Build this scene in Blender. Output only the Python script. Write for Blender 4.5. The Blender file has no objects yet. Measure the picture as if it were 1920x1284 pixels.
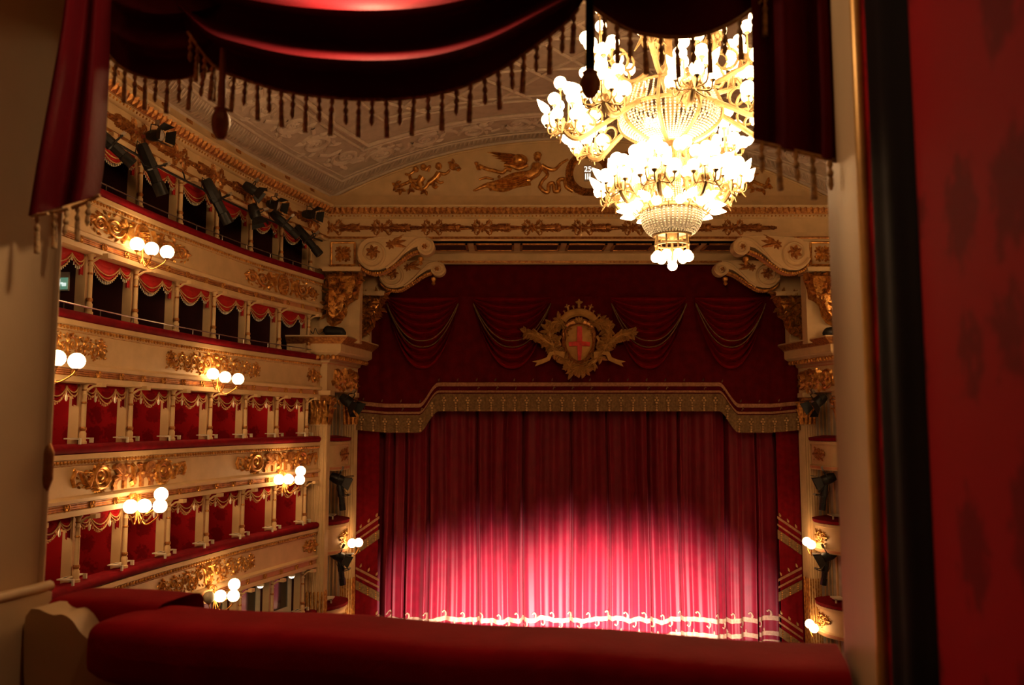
import bpy, math, random
from mathutils import Vector, Matrix
R = random.Random(7)
PI = math.pi
sc = bpy.context.scene
# ------------------------------------------------------------------ camera
F = 1575.0                                   # focal length in pixels of the 1920 x 1284 frame
PITCH = math.atan((793 - 642) / F)
CP, SP = math.cos(PITCH), math.sin(PITCH)
cd = bpy.data.cameras.new('camera'); cam = bpy.data.objects.new('camera', cd)
sc.collection.objects.link(cam); sc.camera = cam
cam.location = (0, 0, 0); cam.rotation_euler = (PI / 2 + PITCH, 0, 0)
cd.sensor_width = 36; cd.lens = F / 1920 * 36; cd.clip_start = 0.02; cd.clip_end = 200
cd.dof.use_dof = True; cd.dof.focus_distance = 26; cd.dof.aperture_fstop = 4.2
# ------------------------------------------------------------------ world, exposure
w = bpy.data.worlds.new('world'); sc.world = w; w.use_nodes = True
w.node_tree.nodes['Background'].inputs[0].default_value = (0.02, 0.012, 0.008, 1)
w.node_tree.nodes['Background'].inputs[1].default_value = 0.15
vs = sc.view_settings
vs.view_transform = 'Standard'; vs.look = 'None'; vs.gamma = 1.0; vs.use_curve_mapping = False
vs.exposure = 0.4
cy = sc.cycles
cy.use_denoising = True; cy.max_bounces = 6; cy.diffuse_bounces = 3; cy.glossy_bounces = 3
cy.sample_clamp_indirect = 4.0; cy.caustics_reflective = False; cy.caustics_refractive = False
WARM = (1.0, 0.60, 0.27)
CHAND_L = 20.0       # radiance of the chandelier's globes
SCONCE_L = 13.0
BOX_W = 5.0          # watts of a lit box's ceiling lamp
OWN_W = 11.5          # watts of the lamp in the box the picture is taken from
FOOT_W = 1800.0       # watts of one footlight
# ------------------------------------------------------------------ materials
def new_mat(name):
    m = bpy.data.materials.new(name); m.use_nodes = True
    nt = m.node_tree; return m, nt, nt.nodes['Principled BSDF']
def mat(name, col, rough=.6, metal=0., var=.12, scale=6., bump=0., bscale=40., sheen=0., col2=None, spec=.4):
    m, nt, b = new_mat(name)
    tc = nt.nodes.new('ShaderNodeTexCoord')
    n = nt.nodes.new('ShaderNodeTexNoise'); n.inputs['Scale'].default_value = scale; n.inputs['Detail'].default_value = 4
    nt.links.new(tc.outputs['Object'], n.inputs['Vector'])
    mx = nt.nodes.new('ShaderNodeMix'); mx.data_type = 'RGBA'
    c2 = col2 or tuple(c * (1 - var) for c in col)
    mx.inputs[6].default_value = (*c2, 1); mx.inputs[7].default_value = (*[min(1, c * (1 + (0 if col2 else var))) for c in col], 1)
    rp = nt.nodes.new('ShaderNodeMapRange'); rp.inputs[1].default_value = .35; rp.inputs[2].default_value = .65
    nt.links.new(n.outputs[0], rp.inputs[0]); nt.links.new(rp.outputs[0], mx.inputs[0])
    nt.links.new(mx.outputs[2], b.inputs['Base Color'])
    b.inputs['Roughness'].default_value = rough; b.inputs['Metallic'].default_value = metal
    b.inputs['Specular IOR Level'].default_value = spec
    if sheen:
        b.inputs['Sheen Weight'].default_value = sheen; b.inputs['Sheen Roughness'].default_value = .45
        b.inputs['Sheen Tint'].default_value = (1, .25, .3, 1)
    if bump:
        n2 = nt.nodes.new('ShaderNodeTexNoise'); n2.inputs['Scale'].default_value = bscale; n2.inputs['Detail'].default_value = 3
        nt.links.new(tc.outputs['Object'], n2.inputs['Vector'])
        bp = nt.nodes.new('ShaderNodeBump'); bp.inputs['Strength'].default_value = bump; bp.inputs['Distance'].default_value = .02
        nt.links.new(n2.outputs[0], bp.inputs['Height']); nt.links.new(bp.outputs[0], b.inputs['Normal'])
    return m
def emit(name, col, L):
    m, nt, b = new_mat(name)
    b.inputs['Base Color'].default_value = (.8, .75, .65, 1)
    b.inputs['Emission Color'].default_value = (*col, 1); b.inputs['Emission Strength'].default_value = L
    return m
def damask(name, c1, c2, sc_=1.6):
    m, nt, b = new_mat(name)
    tc = nt.nodes.new('ShaderNodeTexCoord')
    v = nt.nodes.new('ShaderNodeTexVoronoi'); v.inputs['Scale'].default_value = sc_; v.inputs['Randomness'].default_value = .35
    n = nt.nodes.new('ShaderNodeTexNoise'); n.inputs['Scale'].default_value = sc_ * 7; n.inputs['Detail'].default_value = 2
    nt.links.new(tc.outputs['Object'], v.inputs['Vector']); nt.links.new(tc.outputs['Object'], n.inputs['Vector'])
    ad = nt.nodes.new('ShaderNodeMath'); ad.operation = 'MULTIPLY_ADD'; ad.inputs[1].default_value = .55
    nt.links.new(n.outputs[0], ad.inputs[0]); nt.links.new(v.outputs['Distance'], ad.inputs[2])
    mr = nt.nodes.new('ShaderNodeMapRange'); mr.inputs[1].default_value = .58; mr.inputs[2].default_value = .7
    nt.links.new(ad.outputs[0], mr.inputs[0])
    mx = nt.nodes.new('ShaderNodeMix'); mx.data_type = 'RGBA'
    mx.inputs[6].default_value = (*c2, 1); mx.inputs[7].default_value = (*c1, 1)
    nt.links.new(mr.outputs[0], mx.inputs[0]); nt.links.new(mx.outputs[2], b.inputs['Base Color'])
    b.inputs['Roughness'].default_value = .8; b.inputs['Specular IOR Level'].default_value = .06
    return m
M = dict(
    cream=mat('cream_plaster', (.69, .465, .235), .55, 0, .06, 2.5, .05, 30),
    pink=mat('pink_fascia', (.62, .27, .13), .5, 0, .1, 4),
    gold=mat('gilding', (.84, .43, .105), .30, .68, .3, 9, .35, 22, col2=(.38, .135, .03)),
    chgold=mat('chandelier_gilding', (.34, .235, .115), .45, .5, .2, 12),
    vgold=mat('dull_gold_braid', (.22, .12, .045), .7, .1, .25, 14, .3, 40),
    dgold=mat('aged_gilding', (.60, .27, .07), .42, .6, .3, 12, .3, 30, col2=(.28, .09, .025)),
    cgold=mat('embroidered_gold', (.62, .37, .15), .6, .15, .25, 14, .3, 40),
    stucco=mat('grisaille_stucco', (.50, .385, .30), .7, 0, .10, 3, .15, 14),
    stucco2=mat('grisaille_relief', (.60, .47, .37), .65, 0, .08, 5, .1, 20),
    cushion=mat('cushion_velvet', (.34, .004, .010), .8, 0, .12, 6, .1, 60, spec=.05),
    velvet=mat('red_velvet', (.19, .003, .008), .8, 0, .15, 5, .1, 60, sheen=.06, spec=.08),
    curtain=mat('stage_curtain_velvet', (.18, .001, .012), .55, 0, .12, 3, .06, 60, sheen=.25, spec=.3),
    drape=mat('dark_red_drape', (.095, .002, .004), .65, 0, .15, 4, .05, 50, sheen=.1, spec=.06),
    swagred=mat('swag_velvet', (.24, .004, .008), .8, 0, .15, 5, spec=.08),
    flat=mat('dull_red_cloth', (.10, .002, .004), .85, 0, .15, 3, spec=.1),
    bright=mat('scarlet_valance', (.46, .018, .018), .65, 0, .15, 5, spec=.2),
    damask=damask('crimson_damask', (.34, .008, .012), (.20, .004, .007), 1.7),
    damask_own=damask('crimson_damask_near', (.46, .003, .008), (.25, .002, .005), 5.5),
    darkwall=mat('dark_maroon_wall', (.045, .006, .005), .7, 0, .2, 3),  # also the painted-in shade of the unlit boxes
    black=mat('black_metal', (.012, .011, .010), .45, 0, .3, 9),
    blackcloth=mat('black_velvet', (.008, .004, .004), .9, 0, .2, 6, spec=.05),
    steel=mat('dull_steel', (.35, .3, .25), .3, .9, .2, 8),
    grey=mat('grey_panel', (.42, .35, .27), .6, 0, .15, 3),
    lens=mat('glass_lens', (.55, .45, .38), .12, .1, .2, 12),
    mirror=mat('dark_mirror', (.035, .03, .025), .12, .0, .2, 2, spec=.8),
    crystal=mat('crystal_beads', (.82, .78, .70), .12, 0, .1, 20, spec=.9),
    wood=mat('turned_wood', (.36, .14, .04), .3, 0, .3, 20, spec=.5),
    red=mat('red_enamel', (.6, .04, .03), .6, 0, .2, 5),
    shield=mat('shield_gold', (.52, .28, .085), .7, .1, .15, 5, spec=.15),
    braid=mat('woven_braid', (.40, .19, .10), .7, 0, .2, 14, .2, 40, spec=.1),
    hemgold=mat('hem_embroidery', (.42, .24, .15), .7, 0, .15, 14, spec=.1),
    giltpaint=mat('gilt_paint', (.75, .40, .09), .35, .35, .15, 12),
    floor=mat('dark_boards', (.05, .03, .02), .5, 0, .3, 2),
    white=mat('white_paint', (.78, .70, .52), .45, 0, .06, 4),
    gilt_thread=mat('tassel_thread', (.50, .30, .12), .55, .2, .4, 60, .3, 90),
    green=emit('green_sign', (.03, .35, .24), .35),
    signwhite=emit('sign_white', (.7, .85, .8), .7),
    digits=emit('clock_digits', (1, .93, .85), 1.1),
    globe=emit('chandelier_globe', WARM, CHAND_L),
    sglobe=emit('sconce_globe', WARM, SCONCE_L),
    lamp=emit('box_lamp', (1, .8, .55), 7.),
    unlit=mat('unlit_globe', (.75, .68, .52), .25, 0, .05, 4),
)
# ------------------------------------------------------------------ pixel helpers: a picture point on a known plane
def ray(px, py):
    u = (px - 960) / F; v = (642 - py) / F
    return Vector((u, CP - v * SP, SP + v * CP))
def PY(px, py, Y):
    d = ray(px, py); return d * (Y / d.y)
def proj(p):
    zc = p[1] * CP + p[2] * SP; yc = p[2] * CP - p[1] * SP
    return 960 + F * p[0] / zc, 642 - F * yc / zc
# ------------------------------------------------------------------ mesh builder
class MB:
    def __init__(s): s.v = []; s.f = []
    def add(s, vs_, fs):
        o = len(s.v); s.v += [tuple(p) for p in vs_]; s.f += [tuple(i + o for i in f) for f in fs]; return s
    def box(s, x0, x1, y0, y1, z0, z1, fn=None):
        vs_ = [(x, y, z) for x in (x0, x1) for y in (y0, y1) for z in (z0, z1)]
        if fn: vs_ = [fn(*p) for p in vs_]
        return s.add(vs_, [(0, 1, 3, 2), (4, 6, 7, 5), (0, 4, 5, 1), (2, 3, 7, 6), (0, 2, 6, 4), (1, 5, 7, 3)])
    def grid(s, fn, nu, nv, cu=False):
        vs_ = [fn(i / nu, j / nv) for i in range(nu + (0 if cu else 1)) for j in range(nv + 1)]
        n = nv + 1; k = nu if cu else nu + 1
        return s.add(vs_, [(i * n + j, ((i + 1) % k) * n + j, ((i + 1) % k) * n + j + 1, i * n + j + 1) for i in range(nu) for j in range(nv)])
    def tube(s, path, r, seg=8, cap=True, closed=False):
        P = [Vector(p) for p in path]; n = len(P)
        rr = r if isinstance(r, (list, tuple)) else [r] * n
        vs_ = []; up = None
        for i, p in enumerate(P):
            a = P[(i - 1) % n] if (closed or i > 0) else p
            b = P[(i + 1) % n] if (closed or i < n - 1) else p
            t = (b - a)
            t = t.normalized() if t.length > 1e-9 else Vector((0, 0, 1))
            if up is None:
                up = Vector((0, 0, 1)) if abs(t.z) < .9 else Vector((1, 0, 0))
            x = t.cross(up)
            x = x.normalized() if x.length > 1e-6 else t.orthogonal().normalized()
            y = x.cross(t).normalized(); up = y
            for k in range(seg):
                q = 2 * PI * k / seg
                vs_.append(p + (x * math.cos(q) + y * math.sin(q)) * rr[i])
        fs = []
        m = n if closed else n - 1
        for i in range(m):
            j = (i + 1) % n
            for k in range(seg):
                l = (k + 1) % seg
                fs.append((i * seg + k, i * seg + l, j * seg + l, j * seg + k))
        if cap and not closed:
            fs.append(tuple(range(seg - 1, -1, -1))); fs.append(tuple((n - 1) * seg + k for k in range(seg)))
        return s.add(vs_, fs)
    def lathe(s, prof, c=(0, 0, 0), seg=16, fn=None):
        vs_ = []
        for r, z in prof:
            for k in range(seg):
                q = 2 * PI * k / seg
                p = (c[0] + r * math.cos(q), c[1] + r * math.sin(q), c[2] + z)
                vs_.append(fn(*p) if fn else p)
        fs = [(i * seg + k, i * seg + (k + 1) % seg, (i + 1) * seg + (k + 1) % seg, (i + 1) * seg + k) for i in range(len(prof) - 1) for k in range(seg)]
        fs.append(tuple(range(seg - 1, -1, -1))); fs.append(tuple((len(prof) - 1) * seg + k for k in range(seg)))
        return s.add(vs_, fs)
    def ball(s, c, r, seg=8, rings=5, sz=1.0):
        return s.lathe([(max(1e-4, r * math.sin(PI * i / rings)), -r * sz * math.cos(PI * i / rings)) for i in range(rings + 1)], c, seg)
    def prism(s, poly, fn, h0, h1):
        n = len(poly)
        vs_ = [fn(a, b, h0) for a, b in poly] + [fn(a, b, h1) for a, b in poly]
        fs = [tuple(range(n - 1, -1, -1)), tuple(range(n, 2 * n))] + [(i, (i + 1) % n, n + (i + 1) % n, n + i) for i in range(n)]
        return s.add(vs_, fs)
    def build(s, name, m, parent=None, smooth=35, mirror=False, local=False, xf=None):
        vv = s.v
        if xf: vv = [xf(p) for p in vv]
        if mirror: vv = [(2 * XC - x, y, z) for x, y, z in vv]
        if parent is not None and not local:
            L = parent['_o']; vv = [(x - L[0], y - L[1], z - L[2]) for x, y, z in vv]
        org = None
        if parent is None and not local and vv:
            n = len(vv); org = (sum(p[0] for p in vv) / n, sum(p[1] for p in vv) / n, min(p[2] for p in vv))
            vv = [(x - org[0], y - org[1], z - org[2]) for x, y, z in vv]
        me = bpy.data.meshes.new(name)
        me.from_pydata(vv, [], [f[::-1] for f in s.f] if mirror else s.f)
        me.materials.append(M[m])
        if smooth:
            me.shade_smooth(); me.set_sharp_from_angle(angle=math.radians(smooth))
        o = bpy.data.objects.new(name, me); sc.collection.objects.link(o)
        if org: o.location = org; o['_o'] = org
        else: o['_o'] = tuple(parent['_o']) if parent is not None else (0, 0, 0)
        if parent is not None: o.parent = parent
        return o
def tag(o, label=None, cat=None, group=None, kind=None):
    if label: o['label'] = label
    if cat: o['category'] = cat
    if group: o['group'] = group
    if kind: o['kind'] = kind
    return o
def thing(name, label, cat, loc, group=None, rotz=0., kind=None):
    o = bpy.data.objects.new(name, None); sc.collection.objects.link(o)
    o.location = loc; o.rotation_euler = (0, 0, rotz); o.empty_display_size = .1
    o['_o'] = tuple(loc); return tag(o, label, cat, group, kind)
def share(name, src, parent, loc=(0, 0, 0), rot=(0, 0, 0), scale=None):
    o = bpy.data.objects.new(name, src if isinstance(src, bpy.types.Mesh) else src.data); sc.collection.objects.link(o)
    o.parent = parent; o.location = loc; o.rotation_euler = rot
    if scale: o.scale = scale
    o['_o'] = (0, 0, 0); return o
def mesh_of(mb, name, m, smooth=35):
    me = bpy.data.meshes.new(name); me.from_pydata(mb.v, [], mb.f); me.materials.append(M[m])
    if smooth: me.shade_smooth(); me.set_sharp_from_angle(angle=math.radians(smooth))
    return me
def copy_tree(o, parent=None):
    c = o.copy(); sc.collection.objects.link(c); c.parent = parent
    for ch in list(o.children): copy_tree(ch, c)
    return c
def arc(cx, cy_, r, a0, a1, n, ry=None):
    return [(cx + r * math.cos(math.radians(a0 + (a1 - a0) * i / n)), cy_ + (ry or r) * math.sin(math.radians(a0 + (a1 - a0) * i / n))) for i in range(n + 1)]
def spline(pts, n=8):
    out = []
    for i in range(len(pts) - 1):
        p0 = pts[max(0, i - 1)]; p1 = pts[i]; p2 = pts[i + 1]; p3 = pts[min(len(pts) - 1, i + 2)]
        for k in range(n):
            t = k / n
            out.append(tuple(.5 * (2 * b + (c - a) * t + (2 * a - 5 * b + 4 * c - d) * t * t + (3 * b - a - 3 * c + d) * t ** 3) for a, b, c, d in zip(p0, p1, p2, p3)))
    out.append(tuple(pts[-1])); return out
# ------------------------------------------------------------------ relief carving on any surface: fn(u, v, h) -> point
class Relief(MB):
    def __init__(s, fn, k=1.0): super().__init__(); s.fn = fn; s.k = k      # k: metres per u,v unit
    def rod(s, path, r, hh=1.0, base=0.):
        n = len(path); rr = r if isinstance(r, (list, tuple)) else [r] * n
        vs_ = []
        for i, (u, v) in enumerate(path):
            a = path[max(0, i - 1)]; b = path[min(n - 1, i + 1)]
            tx, ty = b[0] - a[0], b[1] - a[1]; l = math.hypot(tx, ty) or 1; px, py = -ty / l, tx / l
            for c, h in ((-1, 0), (-.75, .7), (0, 1), (.75, .7), (1, 0)):
                vs_.append(s.fn(u + px * c * rr[i], v + py * c * rr[i], base + h * rr[i] * hh * s.k))
        return s.add(vs_, [(i * 5 + k, i * 5 + k + 1, (i + 1) * 5 + k + 1, (i + 1) * 5 + k) for i in range(n - 1) for k in range(4)])
    def leaf(s, u, v, a, L, W, h=None, bend=0.):
        h = (h if h is not None else W * .5 * s.k); c, d = math.cos(a), math.sin(a)
        def q(x, y, z): 
            y += bend * x * x / L
            return s.fn(u + x * c - y * d, v + x * d + y * c, z)
        P = [q(0, 0, h * .4), q(L * .35, W * .5, 0), q(L * .45, 0, h), q(L * .35, -W * .5, 0), q(L * .75, W * .3, 0), q(L * .8, 0, h * .8), q(L * .75, -W * .3, 0), q(L, 0, 0)]
        return s.add(P, [(0, 1, 2), (0, 2, 3), (1, 4, 5, 2), (2, 5, 6, 3), (4, 7, 5), (5, 7, 6)])
    def dome(s, u, v, ru, rv=None, h=None, seg=10, base=0.):
        rv = rv or ru; h = h if h is not None else min(ru, rv) * .7 * s.k
        P = []
        for t in (1, .8, .45):
            for k in range(seg):
                q = 2 * PI * k / seg; P.append(s.fn(u + ru * t * math.cos(q), v + rv * t * math.sin(q), base + h * math.sqrt(1 - t * t)))
        P.append(s.fn(u, v, base + h))
        fs = [(r * seg + k, r * seg + (k + 1) % seg, (r + 1) * seg + (k + 1) % seg, (r + 1) * seg + k) for r in range(2) for k in range(seg)]
        fs += [(2 * seg + k, 2 * seg + (k + 1) % seg, 3 * seg) for k in range(seg)]
        return s.add(P, fs)
    def ring(s, u, v, ru, rv, t, n=20, hh=1.):
        return s.rod([(u + ru * math.cos(2 * PI * i / n), v + rv * math.sin(2 * PI * i / n)) for i in range(n + 1)], t, hh)
    def rosette(s, u, v, r, n=8, a0=0.):
        for k in range(n): s.leaf(u, v, a0 + 2 * PI * k / n, r, r * .62, r * .3 * s.k)
        return s.dome(u, v, r * .28, h=r * .4 * s.k)
    def blob(s, poly, h=.03, inset=.75, base=0.):
        n = len(poly); cu = sum(p[0] for p in poly) / n; cv = sum(p[1] for p in poly) / n
        P = [s.fn(a, b, base) for a, b in poly] + [s.fn(cu + (a - cu) * inset, cv + (b - cv) * inset, base + h) for a, b in poly] + [s.fn(cu, cv, base + h * 1.15)]
        return s.add(P, [(i, (i + 1) % n, n + (i + 1) % n, n + i) for i in range(n)] + [(n + i, n + (i + 1) % n, 2 * n) for i in range(n)])
    def slab(s, poly, h=.05):
        return s.prism(poly, s.fn, 0., h)
    def spiral(s, u, v, r, a0, turns, d=1, t=None, leaves=7, tail=None):
        t = t or r * .16; n = int(14 * turns) + 2; path = []; rr = []
        for i in range(n):
            q = i / (n - 1); rad = r * (1 - .82 * q); a = a0 + d * 2 * PI * turns * q
            path.append((u + rad * math.cos(a), v + rad * math.sin(a))); rr.append(t * (1 - .45 * q))
        if tail: path = tail + path; rr = [t * .7] * len(tail) + rr
        s.rod(path, rr, 1.3)
        for k in range(leaves):
            a = a0 + d * 2 * PI * .8 * k / leaves
            s.leaf(u + r * math.cos(a), v + r * math.sin(a), a + d * .75, r * .62, r * .34, None, d * .35)
        s.rosette(u, v, r * .36, 6)
        return s
# ------------------------------------------------------------------ the plan: left flank of the horseshoe, stage end first
XC = 2.42                                    # axis of the hall
_plan = spline([(-6.1, 28.9), (-6.4, 28), (-7.05, 26), (-7.66, 24), (-8.10, 22), (-8.48, 20), (-8.75, 18), (-8.93, 16), (-8.95, 14), (-8.7, 11.5), (-7.9, 8.8), (-6.6, 6.4), (-4.9, 4.5)], 10)
_plan = _plan[10:]
_cum = [0.]
for _a, _b in zip(_plan, _plan[1:]): _cum.append(_cum[-1] + math.dist(_a, _b))
def base(s):
    if s <= 0: i = 0
    else:
        i = 0
        while i < len(_cum) - 2 and _cum[i + 1] < s: i += 1
    a, b = _plan[i], _plan[i + 1]; q = (s - _cum[i]) / (_cum[i + 1] - _cum[i])
    def tan(j):
        j0, j1 = max(0, j - 1), min(len(_plan) - 1, j + 1)
        t = Vector((_plan[j1][0] - _plan[j0][0], _plan[j1][1] - _plan[j0][1])); return t.normalized()
    t = tan(i).lerp(tan(i + 1), max(0, min(1, q))).normalized()
    return Vector((a[0] + (b[0] - a[0]) * q, a[1] + (b[1] - a[1]) * q)), t, Vector((-t.y, t.x))
def W(s, n, z):
    p, t, nn = base(s); return Vector((p.x + nn.x * n, p.y + nn.y * n, z))
def s_at_px(px, n, z):
    lo, hi = -.5, 19.
    for _ in range(40):
        m = (lo + hi) / 2
        if proj(W(m, n, z))[0] > px: lo = m
        else: hi = m
    return lo
def SZ(px, py, n):
    z = 0.
    for _ in range(8):
        s = s_at_px(px, n, z); p = W(s, n, z)
        z = PY(px, py, p.y).z
    return s, z
def xleft(Y):
    best = None
    for a, b in zip(_plan, _plan[1:]):
        if b[1] <= Y <= a[1]: return a[0] + (b[0] - a[0]) * (a[1] - Y) / (a[1] - b[1])
    return _plan[0][0] + (Y - 28) * -.0 + (Y - 28) * .33 if Y > 28 else _plan[-1][0]
COLS = [s_at_px(px, -.1, 0) for px in (575, 519, 460, 394, 323, 244, 156)]
_d = COLS[-1] - COLS[-2]
COLS += [COLS[-1] + _d, COLS[-1] + 2 * _d]
SMAX = COLS[-1] + .3
TZ = {0: -6.22, 1: -3.43, 2: -.63, 3: 2.07, 4: 4.8}
ENT = 6.2                                    # underside of the great entablature
YF = 28.3                                    # its face over the stage
ORD = ['first', 'second', 'third', 'fourth', 'fifth', 'sixth', 'seventh', 'eighth', 'ninth', 'tenth']
TIER = {0: 'the lowest mirrored tier', 1: 'the lower lit red tier', 2: 'the upper lit red tier', 3: 'the dark tier below the top', 4: 'the top spotlight tier'}
def sweep(mb, prof, s0, s1, ds=.5, fn=None, close=False):
    n = max(1, int(round((s1 - s0) / ds))); pr = prof + [prof[0]] if close else prof
    return mb.grid(lambda a, b: (fn or W)(s0 + (s1 - s0) * a, *pr[int(round(b * (len(pr) - 1)))]), n, len(pr) - 1)
def rail_prof(z, n0=-.36, n1=.09, h=.2):
    c = [(n0, z)] + [(n0 + .05 * (1 - math.cos(q)), z + h - .05 + .05 * math.sin(q)) for q in (0, PI / 4, PI / 2)]
    c += [(n1 - h / 2 + h / 2 * math.sin(q), z + h / 2 + h / 2 * math.cos(q)) for q in (0, PI / 5, 2 * PI / 5, 3 * PI / 5, 4 * PI / 5, PI)]
    return c
# ------------------------------------------------------------------ carved ornaments of the parapets
def orn_acanthus(r, w, h, rnd):
    H = h / 2
    r.ring(0, 0, H * .62, H * .95, .035, 22); r.ring(0, 0, H * .48, H * .8, .02, 18); r.dome(0, 0, H * .4, H * .7, .05)
    r.dome(0, H * .1, H * .22, H * .33, .11); r.leaf(0, H * .55, PI / 2, H * .4, H * .4); r.leaf(0, -H * .35, -PI / 2, H * .4, H * .35)
    for d in (-1, 1):
        x = H * .85; k = 0
        while x < w / 2 - H * .5:
            rr = H * max(.44, .66 - .06 * k); up = 1 if k % 2 == 0 else -1
            r.spiral(d * (x + rr * .7), up * H * .14, rr, (PI if d > 0 else 0), 1.35, -d * up, rr * .17, 8)
            for q in range(7):
                a = rnd.uniform(0, 2 * PI); r.leaf(d * (x + rr * .7) + rr * 1.05 * math.cos(a), rr * 1.1 * math.sin(a), a + rnd.uniform(-.6, .6), rr * .5, rr * .3)
            r.leaf(d * (x + rr * 1.3), -up * H * .55, (0 if d > 0 else PI) + rnd.uniform(-.4, .4), rr * .9, rr * .45); r.leaf(d * x, up * H * .75, (0 if d > 0 else PI), rr * .8, rr * .4)
            x += rr * 1.75; k += 1
        for q in range(7):
            a = (q - 3) * .42 + (0 if d > 0 else PI); r.leaf(d * (w / 2 - H * .65), 0, a, H * .68, H * .3, .05)
        r.dome(d * (w / 2 - H * .65), 0, H * .17)
def trophy_core(r, H, rnd):
    r.ring(0, 0, H * .5, H * .98, .045, 22); r.dome(0, 0, H * .44, H * .9, .05)
    for q in range(26):
        a = rnd.uniform(0, 2 * PI); t = math.sqrt(rnd.random()) * .8; r.dome(H * .4 * t * math.cos(a), H * .85 * t * math.sin(a), H * .085, h=.1)
def orn_trophy(r, w, h, rnd, part):
    H = h / 2
    if part == 0:
        trophy_core(r, H, rnd); return
    for d in (part,):
        c = d * H * 1.25
        r.rod([(c - H * .45, -H * .9), (c + H * .45, H * .85)], [.03, .05], 1.4); r.rod([(c + H * .45, -H * .9), (c - H * .45, H * .85)], [.03, .05], 1.4)
        r.dome(c, H * .55, H * .2, H * .24, .09); r.blob([(c - H * .3, H * .5), (c + H * .3, H * .5), (c + H * .42, -H * .2), (c + H * .15, -H * .6), (c - H * .2, -H * .5), (c - H * .4, -H * .1)], .07)
        for q in range(5): r.leaf(c + d * H * .2, H * .2, (PI / 2 - d * (.5 + q * .28)), H * .7, H * .22, .05)
        r.spiral(d * H * 2.35, 0, H * .72, (PI if d > 0 else 0), 1.7, d, H * .13, 9)
        r.spiral(d * H * 3.55, -H * .1, H * .55, (PI if d > 0 else 0), 1.5, -d, H * .12, 9)
        for q in range(10):
            a = rnd.uniform(0, 2 * PI); r.leaf(d * H * rnd.uniform(1.9, 3.9), H * rnd.uniform(-.8, .8), a, H * .4, H * .22)
        r.leaf(d * H * 3.95, 0, (0 if d > 0 else PI), H * .5, H * .5)
def griffin_body(r, H, d):
    g = lambda L: [(d * H * x, H * y) for x, y in L]
    r.slab(g([(.28, .72), (.38, .85), (.52, .88), (.6, .75), (.6, .5), (.72, .25), (1.0, .12), (1.3, .1), (1.45, -.05), (1.42, -.35), (1.52, -.6), (1.45, -.78), (1.5, -.92), (1.22, -.92), (1.25, -.6), (1.1, -.3), (.85, -.28), (.72, -.35), (.74, -.92), (.52, -.92), (.55, -.4), (.46, -.1), (.3, 0), (.2, -.2), (.12, -.12), (.25, .15), (.42, .2), (.42, .45), (.36, .6)]), .045)
    r.slab(g([(.72, .15), (.74, .62), (.9, .86), (1.2, .92), (1.46, .8), (1.5, .55), (1.3, .42), (1.2, .2), (1.0, .02)]), .075)
    for q in range(5): r.rod(g([(.8 + .06 * q, .1 + .02 * q), (.86 + .1 * q, .5), (1.0 + .1 * q, .84 - .06 * q)]), .014, 1., .07)
    r.dome(d * H * .47, H * .74, H * .12, h=.08); r.dome(d * H * .62, H * .12, H * .16, H * .25, .09); r.dome(d * H * 1.3, -H * .12, H * .17, H * .2, .085)
    r.rod(g([(1.45, -.1), (1.62, -.3), (1.72, -.05), (1.62, .12)]), .02)
def orn_griffin(r, w, h, rnd, part):
    H = h / 2
    if part == 0: r.blob([(-H * .1, -H * .9), (H * .1, -H * .9), (H * .2, -H * .55), (H * .07, -H * .35), (H * .07, H * .3), (H * .18, H * .75), (0, H * .9), (-H * .18, H * .75), (-H * .07, H * .3), (-H * .07, -H * .35), (-H * .2, -H * .55)], .06)
    for d in (part,) if part else ():
        def g(L): return [(d * H * x, H * y) for x, y in L]
        c = d * H * 2.3
        r.ring(c, H * .05, H * .52, H * .7, .05, 20, 1.4); r.ring(c, H * .1, H * .3, H * .45, .03, 16); r.dome(c, H * .1, H * .22, H * .33, .07)
        for q in range(15):
            a = 2 * PI * q / 15; r.leaf(c + H * .55 * math.cos(a), H * .05 + H * .72 * math.sin(a), a + .6 * d, H * .36, H * .22)
        for q in range(9):
            a = PI * (1.15 + .7 * q / 8); r.leaf(c + H * .35 * math.cos(a), -H * .35 + H * .45 * math.sin(a), a, H * .3, H * .16)
        r.rod(g([(2.9, .1), (3.1, -.5), (3.3, -.2), (3.6, .5), (3.95, .6), (4.1, .1), (3.95, -.4), (3.75, -.3)]), [.05, .05, .045, .04, .04, .035, .03, .02], 1.3)
        for q in range(16): r.leaf(d * H * (2.9 + q * .075 + rnd.uniform(-.1, .1)), H * rnd.uniform(-.6, .7), rnd.uniform(0, 6.3), H * .3, H * .2)
        r.dome(d * H * 3.1, -H * .55, H * .13, h=.08); r.dome(d * H * 3.25, H * .45, H * .13, h=.08)
def orn_short(r, w, h, rnd):
    H = h / 2
    r.rosette(0, 0, H * .55, 9); r.ring(0, 0, H * .6, H * .7, .04); r.rod([(-w * .45, 0), (0, 0), (w * .45, 0)], .05)
    for d in (-1, 1):
        r.spiral(d * H * .85, H * .1, H * .48, (PI if d > 0 else 0), 1.3, -d, H * .1, 8)
    for q in range(26):
        a = rnd.uniform(0, 2 * PI); r.leaf(rnd.uniform(-w / 2, w / 2) * .75, H * rnd.uniform(-.8, .8), a, H * .42, H * .25)
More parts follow.
